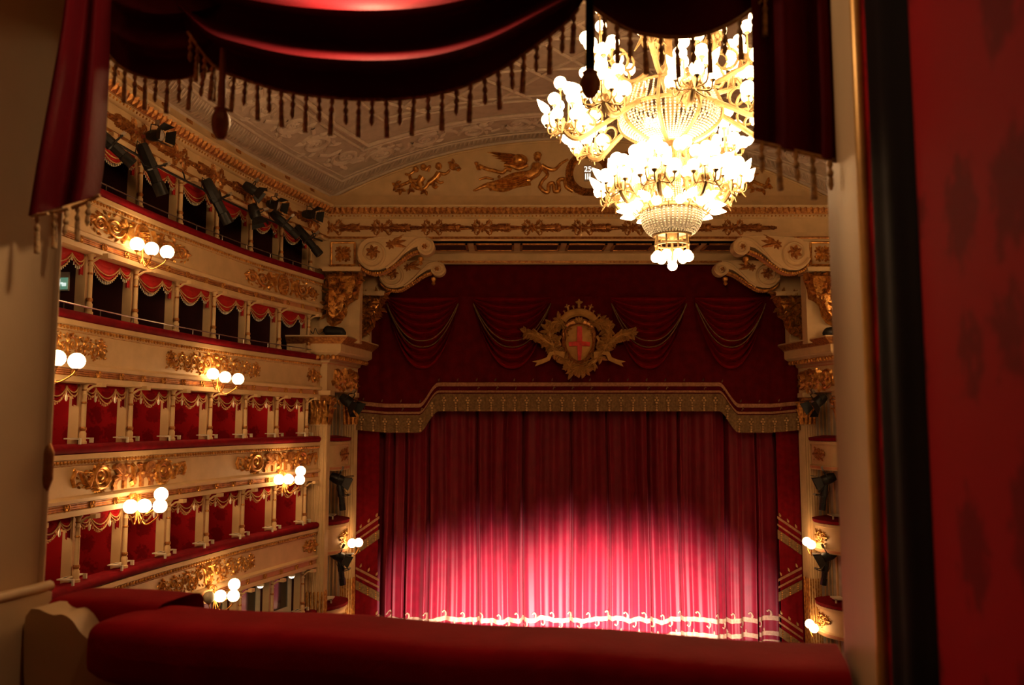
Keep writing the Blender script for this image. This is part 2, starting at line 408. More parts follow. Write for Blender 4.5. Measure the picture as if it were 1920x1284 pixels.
# ------------------------------------------------------------------ parapets, one thing per tier
KIND = {1: orn_acanthus, 2: orn_griffin, 3: orn_acanthus, 4: orn_trophy, 0: orn_acanthus}
for T in (0, 1, 2, 3, 4):
    z = TZ[T]; p0 = W(3, 0, z)
    s_end = SMAX if T else COLS[4]
    bal = thing('balcony_parapet', 'curved cream parapet with gilt relief of ' + TIER[T], 'balcony', (p0.x, p0.y, z - 1.25))
    b = MB()
    sweep(b, [(-.5, z), (.06, z), (.06, z - .1), (.03, z - .12), (.03, z - .2), (0, z - .21), (0, z - .84), (.05, z - .86), (.09, z - .9), (.07, z - .97), (.0, z - .99), (.0, z - 1.12), (.05, z - 1.13), (.05, z - 1.24), (-.1, z - 1.26), (-.5, z - 1.26)], 0, s_end, .35)
    b.build('parapet_panel', 'cream', bal)
    c = MB(); sweep(c, [(.012, z - .99), (.012, z - 1.12)], 0, s_end, .35); c.build('pink_band', 'pink', bal)
    g = MB()
    for q in range(3): sweep(g, [(.012, z - 1.005 - q * .042), (.035, z - 1.02 - q * .042), (.012, z - 1.033 - q * .042)], COLS[1] if T % 2 == 0 else COLS[3] - 1.6, s_end, .35)
    sweep(g, [(.0, z - .845), (.02, z - .855), (.0, z - .865)], 0, s_end, .35); sweep(g, [(0, z - .225), (.016, z - .232), (0, z - .24)], 0, s_end, .35)
    g.build('gilt_line', 'gold', bal)
    bd = MB(); n = int(s_end / .115)
    for i in range(n):
        for dz, rr in ((-.16, .042),):
            pp = W(i * .115 + .06, .035, z + dz); bd.ball(pp, rr, 6, 4, 1.0)
    tag(bd.build('bead_moulding', 'gold', bal), kind='stuff')
    rl = MB(); sweep(rl, rail_prof(z), 0, s_end, .3); rl.build('velvet_rail', 'velvet', bal, 50)
    if T > 0: s_list = ([(COLS[1], 2.75), (COLS[5], 2.75)] if T in (2, 4) else [(COLS[3], 2.7), (COLS[7], 2.7), ((COLS[0] * .5 + .1), .0)])
    else: s_list = [((COLS[0] * .5 + .1), .0)]
    box_w = (COLS[6] - COLS[0]) / 6
    for s0, nb in s_list:
        ku = {2: 1.7, 4: 1.5}.get(T, 1.0) if nb else 1.0
        r = Relief(lambda u, v, h, s0=s0, ku=ku: W(s0 + u * ku, .006 + h * 1.25, z - .53 + v)); rnd = random.Random(T * 10 + int(s0))
        if T == 2:
            for d in (-1, 1):
                gr = Relief(r.fn); griffin_body(gr, .31, d); gr.build('griffin_relief', 'dgold', bal)
        if nb and T in (2, 4):
            for part in (-1, 0, 1):
                r = Relief(r.fn); KIND[T](r, nb * box_w * .96, .62, rnd, part); r.build('gilt_relief', 'gold', bal)
            continue
        if nb: KIND[T](r, nb * box_w * .96, .62, rnd)
        else: orn_short(r, 1.0, .52, rnd)
        r.build('gilt_relief', 'gold', bal)
    for i in range(len(COLS) * 2):
        s0 = COLS[0] + (i - .3) * box_w * .5
        if s0 > s_end - .2: break
        r = Relief(lambda u, v, h, s0=s0: W(s0 + u, .03 + h, z - 1.055 + v)); r.rosette(0, 0, .09, 6); r.ring(0, 0, .085, .085, .015)
        r.build('gilt_boss', 'gold', bal)
# ------------------------------------------------------------------ structure behind the parapets: slabs, partitions, back walls
def Wm(s, n, z):
    p = W(s, n, z); return Vector((2 * XC - p.x, p.y, p.z))
wl = MB()
for T in (0, 1, 2, 3, 4):
    z = TZ[T]; s_end = SMAX
    sweep(wl, [(-.3, z - 1.25), (-2.0, z - 1.2), (-2.0, z - .75), (-.3, z - .7)], .62, s_end, .8, close=True)
wall_left = tag(wl.build('wall_left', 'darkwall', None, 30), kind='structure')
for T in (0, 1, 2, 3, 4):
    z = TZ[T]; zt = (TZ[T + 1] - 1.24 if T < 4 else ENT + .02); lit = T in (1, 2)  # unlit boxes turn dark maroon: their shade is put into the colour
    for i in range(len(COLS) - 1):
        if T == 0 and i > 3: break
        q = MB(); a, bb = COLS[i] + .06, COLS[i + 1] - .06
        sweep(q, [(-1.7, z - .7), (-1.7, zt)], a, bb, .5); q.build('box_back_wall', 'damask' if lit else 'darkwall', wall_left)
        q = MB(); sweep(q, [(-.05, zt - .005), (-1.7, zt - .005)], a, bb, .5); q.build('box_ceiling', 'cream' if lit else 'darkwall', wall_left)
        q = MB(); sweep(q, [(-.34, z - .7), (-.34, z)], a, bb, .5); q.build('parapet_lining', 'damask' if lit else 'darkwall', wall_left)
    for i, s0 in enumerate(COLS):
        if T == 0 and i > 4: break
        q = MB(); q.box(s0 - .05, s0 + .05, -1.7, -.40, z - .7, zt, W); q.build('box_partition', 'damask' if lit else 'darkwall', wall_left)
    q = MB(); q.box(.55, .62, -1.9, -.5, z - .9, zt, W); q.build('box_partition', 'cream', wall_left)
# right flank, hidden behind the near box wall in this view: the same tiers mirrored, as parts of the wall
wr = MB()
for T in (0, 1, 2, 3, 4):
    z = TZ[T]; sweep(wr, [(-.3, z - 1.25), (-2.0, z - 1.2), (-2.0, z - .75), (-.3, z - .7)], .62, 18., .8, Wm, True)
wall_right = tag(wr.build('wall_right', 'darkwall', None, 30), kind='structure')
_mc = {}
for T in (0, 1, 2, 3, 4):
    z = TZ[T]; e_ = 16.; zt = (TZ[T + 1] - 1.25 if T < 4 else ENT); lit = T in (1, 2)  # unlit tiers here carry their shade in the wall colour too
    q = MB(); sweep(q, [(-.5, z), (.06, z), (.06, z - .1), (.03, z - .12), (.03, z - .2), (0, z - .21), (0, z - .84), (.05, z - .86), (.09, z - .9), (.07, z - .97), (.0, z - .99), (.0, z - 1.12), (.05, z - 1.13), (.05, z - 1.24), (-.1, z - 1.26), (-.5, z - 1.26)], 0, e_, .5, Wm); q.build('parapet_panel', 'cream', wall_right)
    q = MB(); sweep(q, [(.012, z - .99), (.012, z - 1.12)], 0, e_, .5, Wm); q.build('pink_band', 'pink', wall_right)
    q = MB(); sweep(q, rail_prof(z), 0, e_, .5, Wm); q.build('velvet_rail', 'velvet', wall_right, 50)
    q = MB()
    for i in range(int(e_ / .115)): q.ball(Wm(i * .115 + .06, .035, z - .16), .042, 6, 4)
    tag(q.build('bead_moulding', 'gold', wall_right), kind='stuff')
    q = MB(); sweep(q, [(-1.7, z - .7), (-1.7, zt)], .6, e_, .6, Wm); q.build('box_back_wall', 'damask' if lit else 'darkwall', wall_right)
    for s0 in ((COLS[1], COLS[5]) if T % 2 == 0 else (COLS[3], COLS[7])):
        r = Relief(lambda u, v, h, s0=s0: Wm(s0 + u, .006 + h, z - .53 + v)); orn_acanthus(r, 4.6, .62, random.Random(T)); r.build('gilt_relief', 'gold', wall_right)
    for k_, s0 in enumerate(COLS[:-1]):
        H = zt - z - .2
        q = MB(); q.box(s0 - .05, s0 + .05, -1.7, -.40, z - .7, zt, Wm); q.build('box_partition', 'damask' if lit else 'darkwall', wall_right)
        q = MB(); q.box(s0 - .05, s0 + .05, -.4, -.18, z + .15, zt, Wm); q.build('pilaster_board', 'cream', wall_right, 0)
        q = MB(); q.lathe([(.085, 0), (.085, .05), (.065, .07), (.07, .22), (.052, .25), (.05, H * .55), (.045, H * .8), (.06, H * .82), (.044, H * .85), (.05, H * .95), (.085, H)], Wm(s0, -.1, z + .2), 10); q.build('column_shaft', 'cream', wall_right, 40)
        if T and k_:
            a, bb = COLS[k_ - 1] + .1, s0 - .1; q = MB(); q.grid(lambda x, y: Wm(a + (bb - a) * x, -.2 + .04 * math.sin(y * 2.6), zt - y * (.12 + .3 * (1 - (2 * x - 1) ** 2))), 14, 6); q.build('valance_drape', 'bright' if T > 2 else 'damask', wall_right, 60)
# ------------------------------------------------------------------ columns between the boxes
def local_frame(s, n, z):
    p, t, nn = base(s); return (p.x + nn.x * n, p.y + nn.y * n, z), math.atan2(nn.y, nn.x) - PI / 2
def make_column(H, rest):
    root = thing('box_column', 'x', 'column', (0, 0, 0))
    b = MB(); b.box(-.05, .05, -.30, -.08, -.05, H); b.build('pilaster_board', 'cream', root, 0, local=True)
    c = MB(); c.lathe([(.085, 0), (.085, .05), (.065, .07), (.07, .22), (.052, .25), (.054, .33), (.05, .36), (.05, H * .55), (.045, H * .8), (.06, H * .82), (.044, H * .85), (.05, H * .95), (.085, H * .98), (.085, H)], (0, 0, 0), 12)
    sh_ = c.build('shaft', 'cream', root, 40, local=True)
    for zz, hh, rr in ((.27, .08, .070), (H * .66, .05, .056), (H * .88, .03, .056)):
        q = MB(); q.lathe([(rr * .85, 0), (rr, hh * .3), (rr, hh * .7), (rr * .85, hh)], (0, 0, zz), 12); q.build('gilt_band', 'dgold', sh_, 40, local=True)
    k = MB(); k.tube([(0, .02, H - .16), (-.06, .14, H - .06), (-.1, .3, H - .03)], [.03, .028, .03], 6); k.box(-.18, -.02, .24, .36, H - .07, H + .02); k.build('bracket', 'cream', root, 30, local=True)
    if rest:
        p = MB(); p.box(-.30, .38, -.16, -.02, .10, .125); p.box(.335, .38, -.02, .2, .09, .125); p.box(.335, .38, .16, .2, .0, .1); p.box(-.30, -.265, -.02, .06, .02, .125); p.build('arm_rest', 'white', root, 0, local=True)
        p = MB(); p.box(.1, .26, -.115, -.065, .123, .128); p.build('rest_slot', 'black', root, 0, local=True)
    return root
for T in (1, 2, 3, 4, 0):
    z = TZ[T] + .2; zt = (TZ[T + 1] - 1.25 if T < 4 else ENT); H = zt - z
    proto = make_column(H, T in (0, 1, 2))
    idx = range(len(COLS) - 1) if T else range(3)
    for j in idx:
        o = proto if j == 0 else copy_tree(proto)
        loc, rz = local_frame(COLS[j], -.1, z); o.location = loc; o.rotation_euler = (0, 0, rz)
        tag(o, 'slim cream and gilt column, %s from the stage, on %s' % (ORD[j], TIER[T]), 'column', 'columns of ' + TIER[T])
# ------------------------------------------------------------------ festooned valances
def scallop(q): return 1 - (2 * q - 1) ** 2
for T in (1, 2, 3, 4):
    zt = (TZ[T + 1] - 1.25 if T < 4 else ENT) - .0
    for j in range(len(COLS) - 1):
        a, bb = (COLS[j - 1] if j else .12) + .1, COLS[j] - .1
        if bb - a < .35: continue
        L = bb - a
        v = thing('box_valance', 'scalloped red valance, box %s from the stage, %s' % (ORD[j], TIER[T]), 'valance', W((a + bb) / 2, -.2, zt - .4), 'valances of ' + TIER[T])
        if T in (1, 2): sw = [(0, .27, .17), (.25, .75, .30), (.73, 1, .17)]
        else: sw = [(0, .3, .2), (.28, 1, .36)]
        if T == 4: sw = [(0, .25, .22), (.25, 1, .34)]
        drop = lambda q, dd: .10 + dd * scallop(q)
        m = MB()
        for (q0, q1, dd) in sw:
            m.grid(lambda x, y, q0=q0, q1=q1, dd=dd: W(a + L * (q0 + (q1 - q0) * x), -.2 + .05 * scallop(x) * math.sin(y * 2.6) + .02 * math.sin(y * 22 - 6 * scallop(x)) * scallop(x), zt - y * drop(x, dd)), 14, 9)
        dr_ = m.build('drape', 'bright' if T > 2 else 'damask', v, 60)
        for fr, rr in ((.72, .014), (1.0, .014)):
            m = MB()
            for (q0, q1, dd) in sw: m.tube([W(a + L * (q0 + (q1 - q0) * x / 10), -.175 + .05 * scallop(x / 10) * fr, zt - fr * drop(x / 10, dd)) for x in range(11)], rr, 5)
            m.build('trim_cord', 'cgold', dr_, 50)
        m = MB()
        for (q0, q1, dd) in sw:
            nn = max(4, int((q1 - q0) * L / .06))
            for k in range(nn):
                x = (k + .5) / nn; pp = W(a + L * (q0 + (q1 - q0) * x), -.18, zt - drop(x, dd)); hh = .07 if T > 2 else .06
                m.tube([pp, pp + Vector((0, 0, -hh * .5)), pp + Vector((0, 0, -hh))], [.008, .012, .016], 5)
        tag(m.build('fringe', 'white' if T > 2 else 'cgold', dr_, 50), kind='stuff')
        if T in (1, 2):
            for q in (.26, .74):
                m = MB(); pp = W(a + L * q, -.17, zt - .1); m.lathe([(.01, .0), (.012, -.14), (.028, -.17), (.03, -.24), (.012, -.28)][::-1], pp, 7); m.build('drop_tassel', 'white', v, 50)
        for q in (.03, .97):
            m = MB(); m.grid(lambda x, y, q=q: W(a + L * q + (x - .5) * .14, -.22 + .03 * math.sin(x * 14), zt - y * (.42 + .12 * abs(x - .5))), 6, 5); m.build('side_tail', 'bright' if T > 2 else 'damask', v, 60)
# ------------------------------------------------------------------ lamps in the boxes
for T in (1, 2, 3, 0):
    zt = TZ[T + 1] - 1.26
    for j in range(1, 8):
        s0 = (COLS[j - 1] + COLS[j]) / 2
        if T == 0 and j not in (1, 2): continue
        n_ = -.45 if T > 0 else .02
        p = W(s0 + .3 * (T == 3), n_, zt - .06)
        l = thing('box_ceiling_lamp', 'small white lamp, box %s from the stage, %s' % (ORD[j - 1], TIER[T]), 'lamp', p, 'ceiling lamps of the boxes')
        m = MB(); m.lathe([(.11, .07), (.11, .03), (.09, .02)][::-1], p, 14); m.build('lamp_rim', 'white', l, 40)
        m = MB(); m.lathe([(.01, -.04), (.06, -.025), (.09, .02)], p, 14); m.build('lamp_glass', 'lamp', l, 40)
        if T in (1, 2):
            ld = bpy.data.lights.new('box_bulb', 'POINT'); ld.energy = BOX_W; ld.color = WARM; ld.shadow_soft_size = .08
            lo = bpy.data.objects.new('box_bulb', ld); sc.collection.objects.link(lo); lo.parent = l; lo.location = (0, 0, -.12)
# ------------------------------------------------------------------ handrails of the two upper tiers
for T in (3, 4):
    z = TZ[T] + .2
    h = thing('brass_handrail', 'thin metal handrail above the velvet rail of ' + TIER[T], 'handrail', W(4, -.02, z))
    m = MB(); m.tube([W(.1 + i * .4, -.02, z + .13) for i in range(int(SMAX / .4))], .016, 6); m.build('rail', 'steel', h, 50)
    for j in range(12):
        m = MB(); pp = W(.5 + j * 1.25, -.02, z - .02); m.tube([pp, pp + Vector((0, 0, .15))], .012, 6); m.build('post', 'steel', h, 50)
# ------------------------------------------------------------------ globe sconces
globe_me = None
_g = MB(); _g.ball((0, 0, 0), .155, 16, 10); sconce_globe = mesh_of(_g, 'globe', 'sglobe', 80)
_g = MB(); _g.ball((0, 0, 0), .155, 16, 10); unlit_globe = mesh_of(_g, 'globe', 'unlit', 80)
def make_sconce(lay, unlit=()):
    """local frame: x along the wall, y out into the hall, z up; the origin is the wall plate"""
    root = thing('globe_sconce', 'x', 'sconce', (0, 0, 0))
    m = MB(); m.lathe([(.05, -.05), (.07, 0), (.05, .05)], (0, .04, 0), 10); m.tube([(0, .02, .02), (0, .14, .06), (0, .2, -.02), (0, .2, -.3)], .02, 7)
    m.tube([(0, .2 + .06 * math.cos(q * .5), -.02 + .06 * math.sin(q * .5)) for q in range(13)], .012, 6)
    m.build('stem', 'gold', root, 50, local=True)
    for i, (x, y, z) in enumerate(lay):
        a = MB(); pth = spline([(0, .2, -.28), (x * .35, .2 + (y - .2) * .35, -.40 + min(0, z)), (x * .85, .2 + (y - .2) * .85, z - .27), (x, y, z - .15)], 6); a.tube(pth, .016, 6)
        a.lathe([(.02, -.03), (.06, 0), (.065, .02)], (x, y, z - .155), 8); ar_ = a.build('arm', 'gold', root, 50, local=True)
        share('globe', unlit_globe if i in unlit else sconce_globe, ar_, (x, y, z))
    return root
LAY3 = [(.22, .2, .0), (.06, .46, -.08), (-.14, .72, -.12)]
LAY4 = [(.3, .22, -.2), (.1, .42, -.2), (-.1, .68, -.22), (-.35, .55, .02)]
def put_sconce(px, py, n, lay, label, unlit=()):
    s, z = SZ(px, py, n); o = make_sconce(lay, unlit); loc, rz = local_frame(s, n, z)
    o.location = loc; o.rotation_euler = (0, 0, rz); tag(o, label, 'sconce', 'globe sconces on the parapets')
put_sconce(252, 462, .05, LAY3, 'three globe gilt sconce on the parapet below the top spotlight tier')
put_sconce(395, 702, .05, LAY3, 'three globe gilt sconce above the middle of the upper red boxes')
put_sconce(66, 664, .05, LAY3, 'globe sconce half hidden behind the near left pillar')
put_sconce(243, 930, .05, LAY4, 'four globe gilt sconce under the griffin parapet, nearer the viewer')
put_sconce(522, 885, .05, LAY4, 'four globe gilt sconce under the griffin parapet, close to the stage')
put_sconce(390, 1100, .05, LAY4, 'gilt sconce with one unlit globe, just above the near velvet rail', (0,))
# the same fittings on the right flank, facing the ones in view
for T_, lst in ((4, (1, 5)), (3, (3, 7)), (2, (1, 5)), (1, (3, 7))):
    for q in lst:
        o = make_sconce(LAY3); loc, rz = local_frame(COLS[q], .05, TZ[T_] - 1.0)
        o.location = (2 * XC - loc[0], loc[1], loc[2]); o.rotation_euler = (0, 0, -rz)
        tag(o, 'globe sconce on the right flank facing column %s of %s' % (ORD[q], TIER[T_]), 'sconce', 'globe sconces on the parapets')
# ------------------------------------------------------------------ stage spotlights: local +Y is the beam
def make_profile():
    root = thing('profile_spotlight', 'x', 'spotlight', (0, 0, 0))
    m = MB(); m.grid(lambda a, b: ((.0, .11, .13, .15, .15, .12, .12, 0)[int(round(b * 7))] * math.cos(2 * PI * a + .39), (-.55, -.55, -.5, -.1, .0, .03, .5, .5)[int(round(b * 7))], (.0, .11, .13, .15, .15, .12, .12, 0)[int(round(b * 7))] * math.sin(2 * PI * a + .39)), 8, 7, True); m.build('lamp_house', 'black', root, 30, local=True)
    m = MB(); m.grid(lambda a, b: ((.1, .135, .135, .0)[int(round(b * 3))] * math.cos(2 * PI * a), (.3, .32, .6, .58)[int(round(b * 3))], (.1, .135, .135, .0)[int(round(b * 3))] * math.sin(2 * PI * a)), 12, 3, True); m.build('lens_tube', 'black', root, 30, local=True)
    m = MB(); m.tube([(-.19, 0, 0), (-.19, 0, .28), (0, 0, .33), (.19, 0, .28), (.19, 0, 0)], .018, 6); m.build('yoke', 'black', root, 30, local=True)
    m = MB(); m.box(-.04, .04, -.04, .04, .33, .46); m.build('clamp', 'steel', root, 0, local=True)
    m = MB(); m.tube([(0, -.52, 0), (.08, -.62, -.1), (.02, -.4, -.22), (.06, -.1, -.16), (.15, 0, 0)], .011, 5); m.build('cable', 'black', root, 50, local=True)
    return root
def make_fresnel():
    root = thing('fresnel_spotlight', 'x', 'spotlight', (0, 0, 0))
    m = MB(); m.grid(lambda a, b: ((.0, .12, .16, .16, .15)[int(round(b * 4))] * math.cos(2 * PI * a), (-.26, -.24, -.1, .16, .18)[int(round(b * 4))], (.0, .12, .16, .16, .15)[int(round(b * 4))] * math.sin(2 * PI * a)), 12, 4, True); m.build('lamp_house', 'black', root, 30, local=True)
    m = MB(); m.grid(lambda a, b: (.145 * b * math.cos(2 * PI * a), .17 + .05 * (1 - b * b), .145 * b * math.sin(2 * PI * a)), 14, 4, True); m.build('lens', 'lens', root, 60, local=True)
    for k in range(4):
        q = k * PI / 2; m = MB()
        def fn(x, y, z, q=q): return (x * math.cos(q) - z * math.sin(q), y, x * math.sin(q) + z * math.cos(q))
        m.add([fn(-.13, .18, .16), fn(.13, .18, .16), fn(.2, .42, .27), fn(-.2, .42, .27), fn(-.13, .19, .172), fn(.13, .19, .172), fn(.2, .42, .282), fn(-.2, .42, .282)], [(0, 1, 2, 3), (7, 6, 5, 4), (0, 4, 5, 1), (1, 5, 6, 2), (2, 6, 7, 3), (3, 7, 4, 0)]); m.build('barn_door', 'black', root, 0, local=True)
    m = MB(); m.tube([(-.2, 0, 0), (-.2, 0, .24), (0, 0, .29), (.2, 0, .24), (.2, 0, 0)], .016, 6); m.build('yoke', 'black', root, 30, local=True)
    m = MB(); m.box(-.04, .04, -.04, .04, .28, .42); m.build('clamp', 'steel', root, 0, local=True)
    return root
_prof, _fres = make_profile(), make_fresnel(); _used = set()
def put_spot(proto, P, D, label, group, scale=1.0, cat='spotlight'):
    if proto.name in _used: o = copy_tree(proto)
    else: o = proto; _used.add(proto.name)
    o.location = P; o.scale = (scale,) * 3
    d = Vector(D).normalized(); x = d.cross(Vector((0, 0, 1))).normalized(); zz = x.cross(d)
    o.rotation_euler = Matrix((x, d, zz)).transposed().to_euler()
    tag(o, label, cat, group); return o
GS = 'spotlights hung on the top tier'
for proto, px, py, D, lab, k in (
    (_prof, 210, 272, (.55, .5, -.55), 'long black spotlight at the edge of the near left drape', 0.90),
    (_fres, 292, 254, (.95, -.35, -.1), 'round spotlight with a pale lens and barn doors, nearest the viewer', 0.86),
    (_prof, 284, 316, (.28, .35, -.85), 'long black spotlight hanging steeply before the second visible top box', 1.05),
    (_prof, 406, 376, (.35, .4, -.8), 'large black spotlight hanging in the middle of the row', 1.09),
    (_fres, 470, 354, (.75, .2, -.5), 'black barn door spotlight set high, right of the middle of the row', 0.90),
    (_fres, 477, 398, (.3, .1, -.9), 'black barn door spotlight hanging low against a cream column', 0.98),
    (_fres, 513, 384, (.8, -.35, -.25), 'spotlight with a visible pale lens, second from the corner', 0.86),
    (_prof, 533, 420, (.7, .3, -.65), 'long black spotlight pointing down right, second from the corner', 0.93),
    (_fres, 580, 402, (.9, -.3, -.15), 'round spotlight beside the entablature corner', 0.90),
    (_prof, 577, 450, (.62, .1, -.75), 'long black spotlight at the corner by the square rosette', 1.01)):
    s, z = SZ(px, py, .45); put_spot(proto, W(s, .45, z), D, lab, GS, k)
pipe = thing('lighting_pipe', 'black pipe under the entablature carrying the spotlights', 'pipe', W(5, .3, 6.0))
m = MB(); m.tube([W(.4 + i * .5, .2, 6.04) for i in range(25)], .03, 7); m.build('pipe', 'black', pipe, 50)
for j in range(6):
    m = MB(); m.tube([W(COLS[j] + .3, .2, 6.02), W(COLS[j] + .3, .15, 6.2), W(COLS[j] + .3, .1, 6.3)], .02, 6); m.build('pipe_arm', 'black', pipe, 50)
# ------------------------------------------------------------------ the great entablature: left flank, over the stage, right flank
PROF = [(-.35, ENT), (.02, ENT), (.06, ENT + .05), (.1, ENT + .06), (.1, ENT + .13), (.0, ENT + .15), (.0, ENT + .78), (.05, ENT + .8), (.1, ENT + .84), (.12, ENT + .9), (.16, ENT + .92), (.24, ENT + 1.1), (.32, ENT + 1.14), (.34, ENT + 1.18), (.30, ENT + 1.2), (.1, ENT + 1.56), (-.35, ENT + 1.62)]
X0F, X1F = -6.9, 2 * XC + 6.9
def WF(s, n, z): return Vector((X0F + s, YF - n, z))           # over the stage: s runs left to right
LF = X1F - X0F
def tile_leaf(mb, fn, s0, s1, step, n, z0, z1):
    k = int((s1 - s0) / step)
    for i in range(k):
        a = s0 + i * step
        P = [fn(a + step * .06, n, z0), fn(a + step * .5, n - .01, z0 - .01), fn(a + step * .94, n, z0), fn(a + step * .94, n + .07, z1), fn(a + step * .5, n + .13, z1 + .01), fn(a + step * .06, n + .07, z1), fn(a + step * .5, n + .09, (z0 + z1) / 2)]
        mb.add(P, [(0, 1, 6), (1, 2, 6), (2, 3, 6), (3, 4, 6), (4, 5, 6), (5, 0, 6)])
def garland(fn, s0, name, par, mir=False):
    r = Relief(lambda u, v, h: fn(s0 + u, h + .004, ENT + .465 + v)); rnd = random.Random(int(s0 * 10) + 3)
    r.rod([(-.62, 0), (-.3, 0), (0, 0), (.3, 0), (.62, 0)], [.035, .07, .085, .07, .035], .7)
    for i in range(34):
        x = -.62 + i * 1.24 / 33; rad = .10 * (1.2 - abs(x) * .8)
        for d in (-1, 0, 1): r.leaf(x, d * rad * .45, d * rnd.uniform(.35, .9) + (0 if x < 0 else PI), .15, .085, .08)
    r.dome(0, 0, .12, .11, .1)
    for x in (-.85,):
        r.rosette(x, 0, .18, 7)
        for d in (-1, 1):
            for e in (-1, 1):
                r.spiral(x + d * .22, e * .19, .09, -e * PI / 2, 1.1, d * e, .026, 5); r.rod([(x, 0), (x + d * .12, e * .1), (x + d * .2, e * .26)], .026, 1.2)
                r.leaf(x + d * .1, e * .08, math.atan2(e, d * .6), .26, .12); r.leaf(x + d * .2, e * .02, math.atan2(e * .5, d), .24, .12)
            r.leaf(x, 0, 0 if d > 0 else PI, .3, .13)
    return r.build(name, 'dgold', par)
def ent_run(name, label, fn, s0, s1, gar, ds, beads=True):
    e = MB(); sweep(e, PROF, s0, s1, ds, fn); o = e.build(name, 'cream', None); tag(o, label, None, None, 'structure')
    g = MB(); sweep(g, [(.1, ENT + .055), (.125, ENT + .095), (.1, ENT + .135)], s0, s1, ds, fn); g.build('gilt_bead_line', 'dgold', o)
    g = MB(); sweep(g, [(.125, ENT + .9), (.16, ENT + .925), (.24, ENT + 1.1)][0:2], s0, s1, ds, fn)
    sweep(g, [(.158, ENT + .91), (.245, ENT + 1.11)], s0, s1, ds, fn); tile_leaf(g, fn, s0, s1, .2, .165, ENT + .915, ENT + 1.12); tag(g.build('gilt_leaf_band', 'dgold', o), kind='stuff')
    g = MB(); k = int((s1 - s0) / .13)
    for i in range(k): g.ball(fn(s0 + (i + .5) * .13, .1, ENT + .86), .035, 6, 4)
    tag(g.build('gilt_beading', 'gold', o), kind='stuff')
    for s in gar: garland(fn, s, 'gilt_garland', o)
    return o
tl = ent_run('trim_1', 'cream and gilt entablature along the left flank', W, -.4, SMAX + 2, [1.5 + i * 1.75 for i in range(8)], .35)
ent_run('trim_2', 'cream and gilt entablature over the stage', WF, 0, LF, [1.6 + i * 1.72 for i in range(9)], 1.)
ent_run('trim_3', 'cream and gilt entablature along the right flank', Wm, -.4, 14, [], .7)
for i in range(9):
    px = 585 - i * 46
    s = s_at_px(px, .2, ENT + 1.4); m = MB(); m.box(s - .12, s + .12, .19, .22, ENT + 1.34, ENT + 1.44, W); m.build('vent', 'dgold', tl, 0)
# ------------------------------------------------------------------ ceiling vault, lunette over the stage
ZV = ENT + 1.55
RISE = 2.12
def hw(Y): return XC - xleft(min(Y, 28.6)) - .05
def CE(x, Y):
    q = min(1., abs(x - XC) / hw(Y)); return ZV + RISE * (1 - q ** 2.25)
YC = YF + .12
ce = MB()
ce.grid(lambda a, b: (lambda Y: (lambda x: (x, Y, CE(x, Y)))(XC + hw(Y) * math.sin((2 * b - 1) * PI / 2)))(4.6 + (YC - 4.6) * a), 40, 40)
ceil = tag(ce.build('ceiling', 'stucco', None, 80), kind='structure')
lu = MB()
lu.grid(lambda a, b: (lambda x: (x, YC, ENT + 1.2 + (CE(x, YC) + .1 - ENT - 1.2) * b))(XC + hw(YC) * (2 * a - 1)), 40, 2)
lun = tag(lu.build('wall_front', 'cream', None, 0), kind='structure')
m = MB(); m.tube([(XC + hw(YC) * .985 * math.sin(PI * (i / 40 - .5)), YC - .03, CE(XC + hw(YC) * .985 * math.sin(PI * (i / 40 - .5)), YC) - .1) for i in range(41)], .045, 6); m.build('lunette_moulding', 'cream', lun, 50)
def contour(d, nl=46, nf=40):
    P = []
    for i in range(nl + 1):
        Y = 9 + (YC - d - 9) * i / nl; P.append((xleft(Y) + d, Y))
    xa = P[-1][0]; xb = 2 * XC - xa
    for i in range(1, nf): P.append((xa + (xb - xa) * i / nf, YC - d))
    for i in range(nl, -1, -1): P.append((2 * XC - P[i][0], P[i][1]))
    return P
def CP3(x, Y, h): return (x, Y, CE(x, Y) - h)
for d, rr in ((.1, .06), (.78, .05), (.95, .03), (2.25, .05), (2.5, .08), (3.6, .05)):
    m = MB(); m.tube([CP3(x, Y, rr * .4) for x, Y in contour(d)], rr, 6); m.build('stucco_rib', 'stucco2', ceil, 60)
ct0, ct1 = contour(.2, 300, 220), contour(.7, 300, 220)
m = MB()
for i in range(20, len(ct0) - 1):
    if i % 2: continue
    a, b_, c_, d_ = ct0[i], ct0[i + 1], ct1[i + 1], ct1[i]
    if abs(a[0] - XC) > hw(a[1]) - .02: continue
    m.add([CP3(*a, .0), CP3(*b_, .0), CP3(*c_, .0), CP3(*d_, .0), CP3((a[0] + c_[0]) / 2, (a[1] + c_[1]) / 2, .09)], [(0, 1, 4), (1, 2, 4), (2, 3, 4), (3, 0, 4)])
tag(m.build('stucco_tongue_band', 'stucco2', ceil, 0), kind='stuff')
# scrolls of the wide stucco band
cm = contour(1.6, 200, 160); acc = 0.; last = cm[40]; kk = 0
for i in range(41, len(cm)):
    acc += math.dist(cm[i], cm[i - 1])
    if acc > 1.5:
        acc = 0.; kk += 1
        t = Vector((cm[i][0] - cm[i - 3][0], cm[i][1] - cm[i - 3][1])).normalized(); nn = Vector((t.y, -t.x)); c0 = Vector(cm[i])
        r = Relief(lambda u, v, h: (lambda q: CP3(q.x, q.y, h))(c0 + t * u + nn * v)); up = 1 if kk % 2 else -1
        r.spiral(0, .08 * up, .46, PI, 1.6, up, .075, 7); r.rod([(-.9, -.35 * up), (-.6, -.2 * up), (-.46, .08 * up)], .06)
        for q in range(6): r.leaf(R.uniform(-.6, .6), R.uniform(-.5, .5), R.uniform(0, 6.3), .4, .2, .07)
        r.build('stucco_scroll', 'stucco2', ceil)
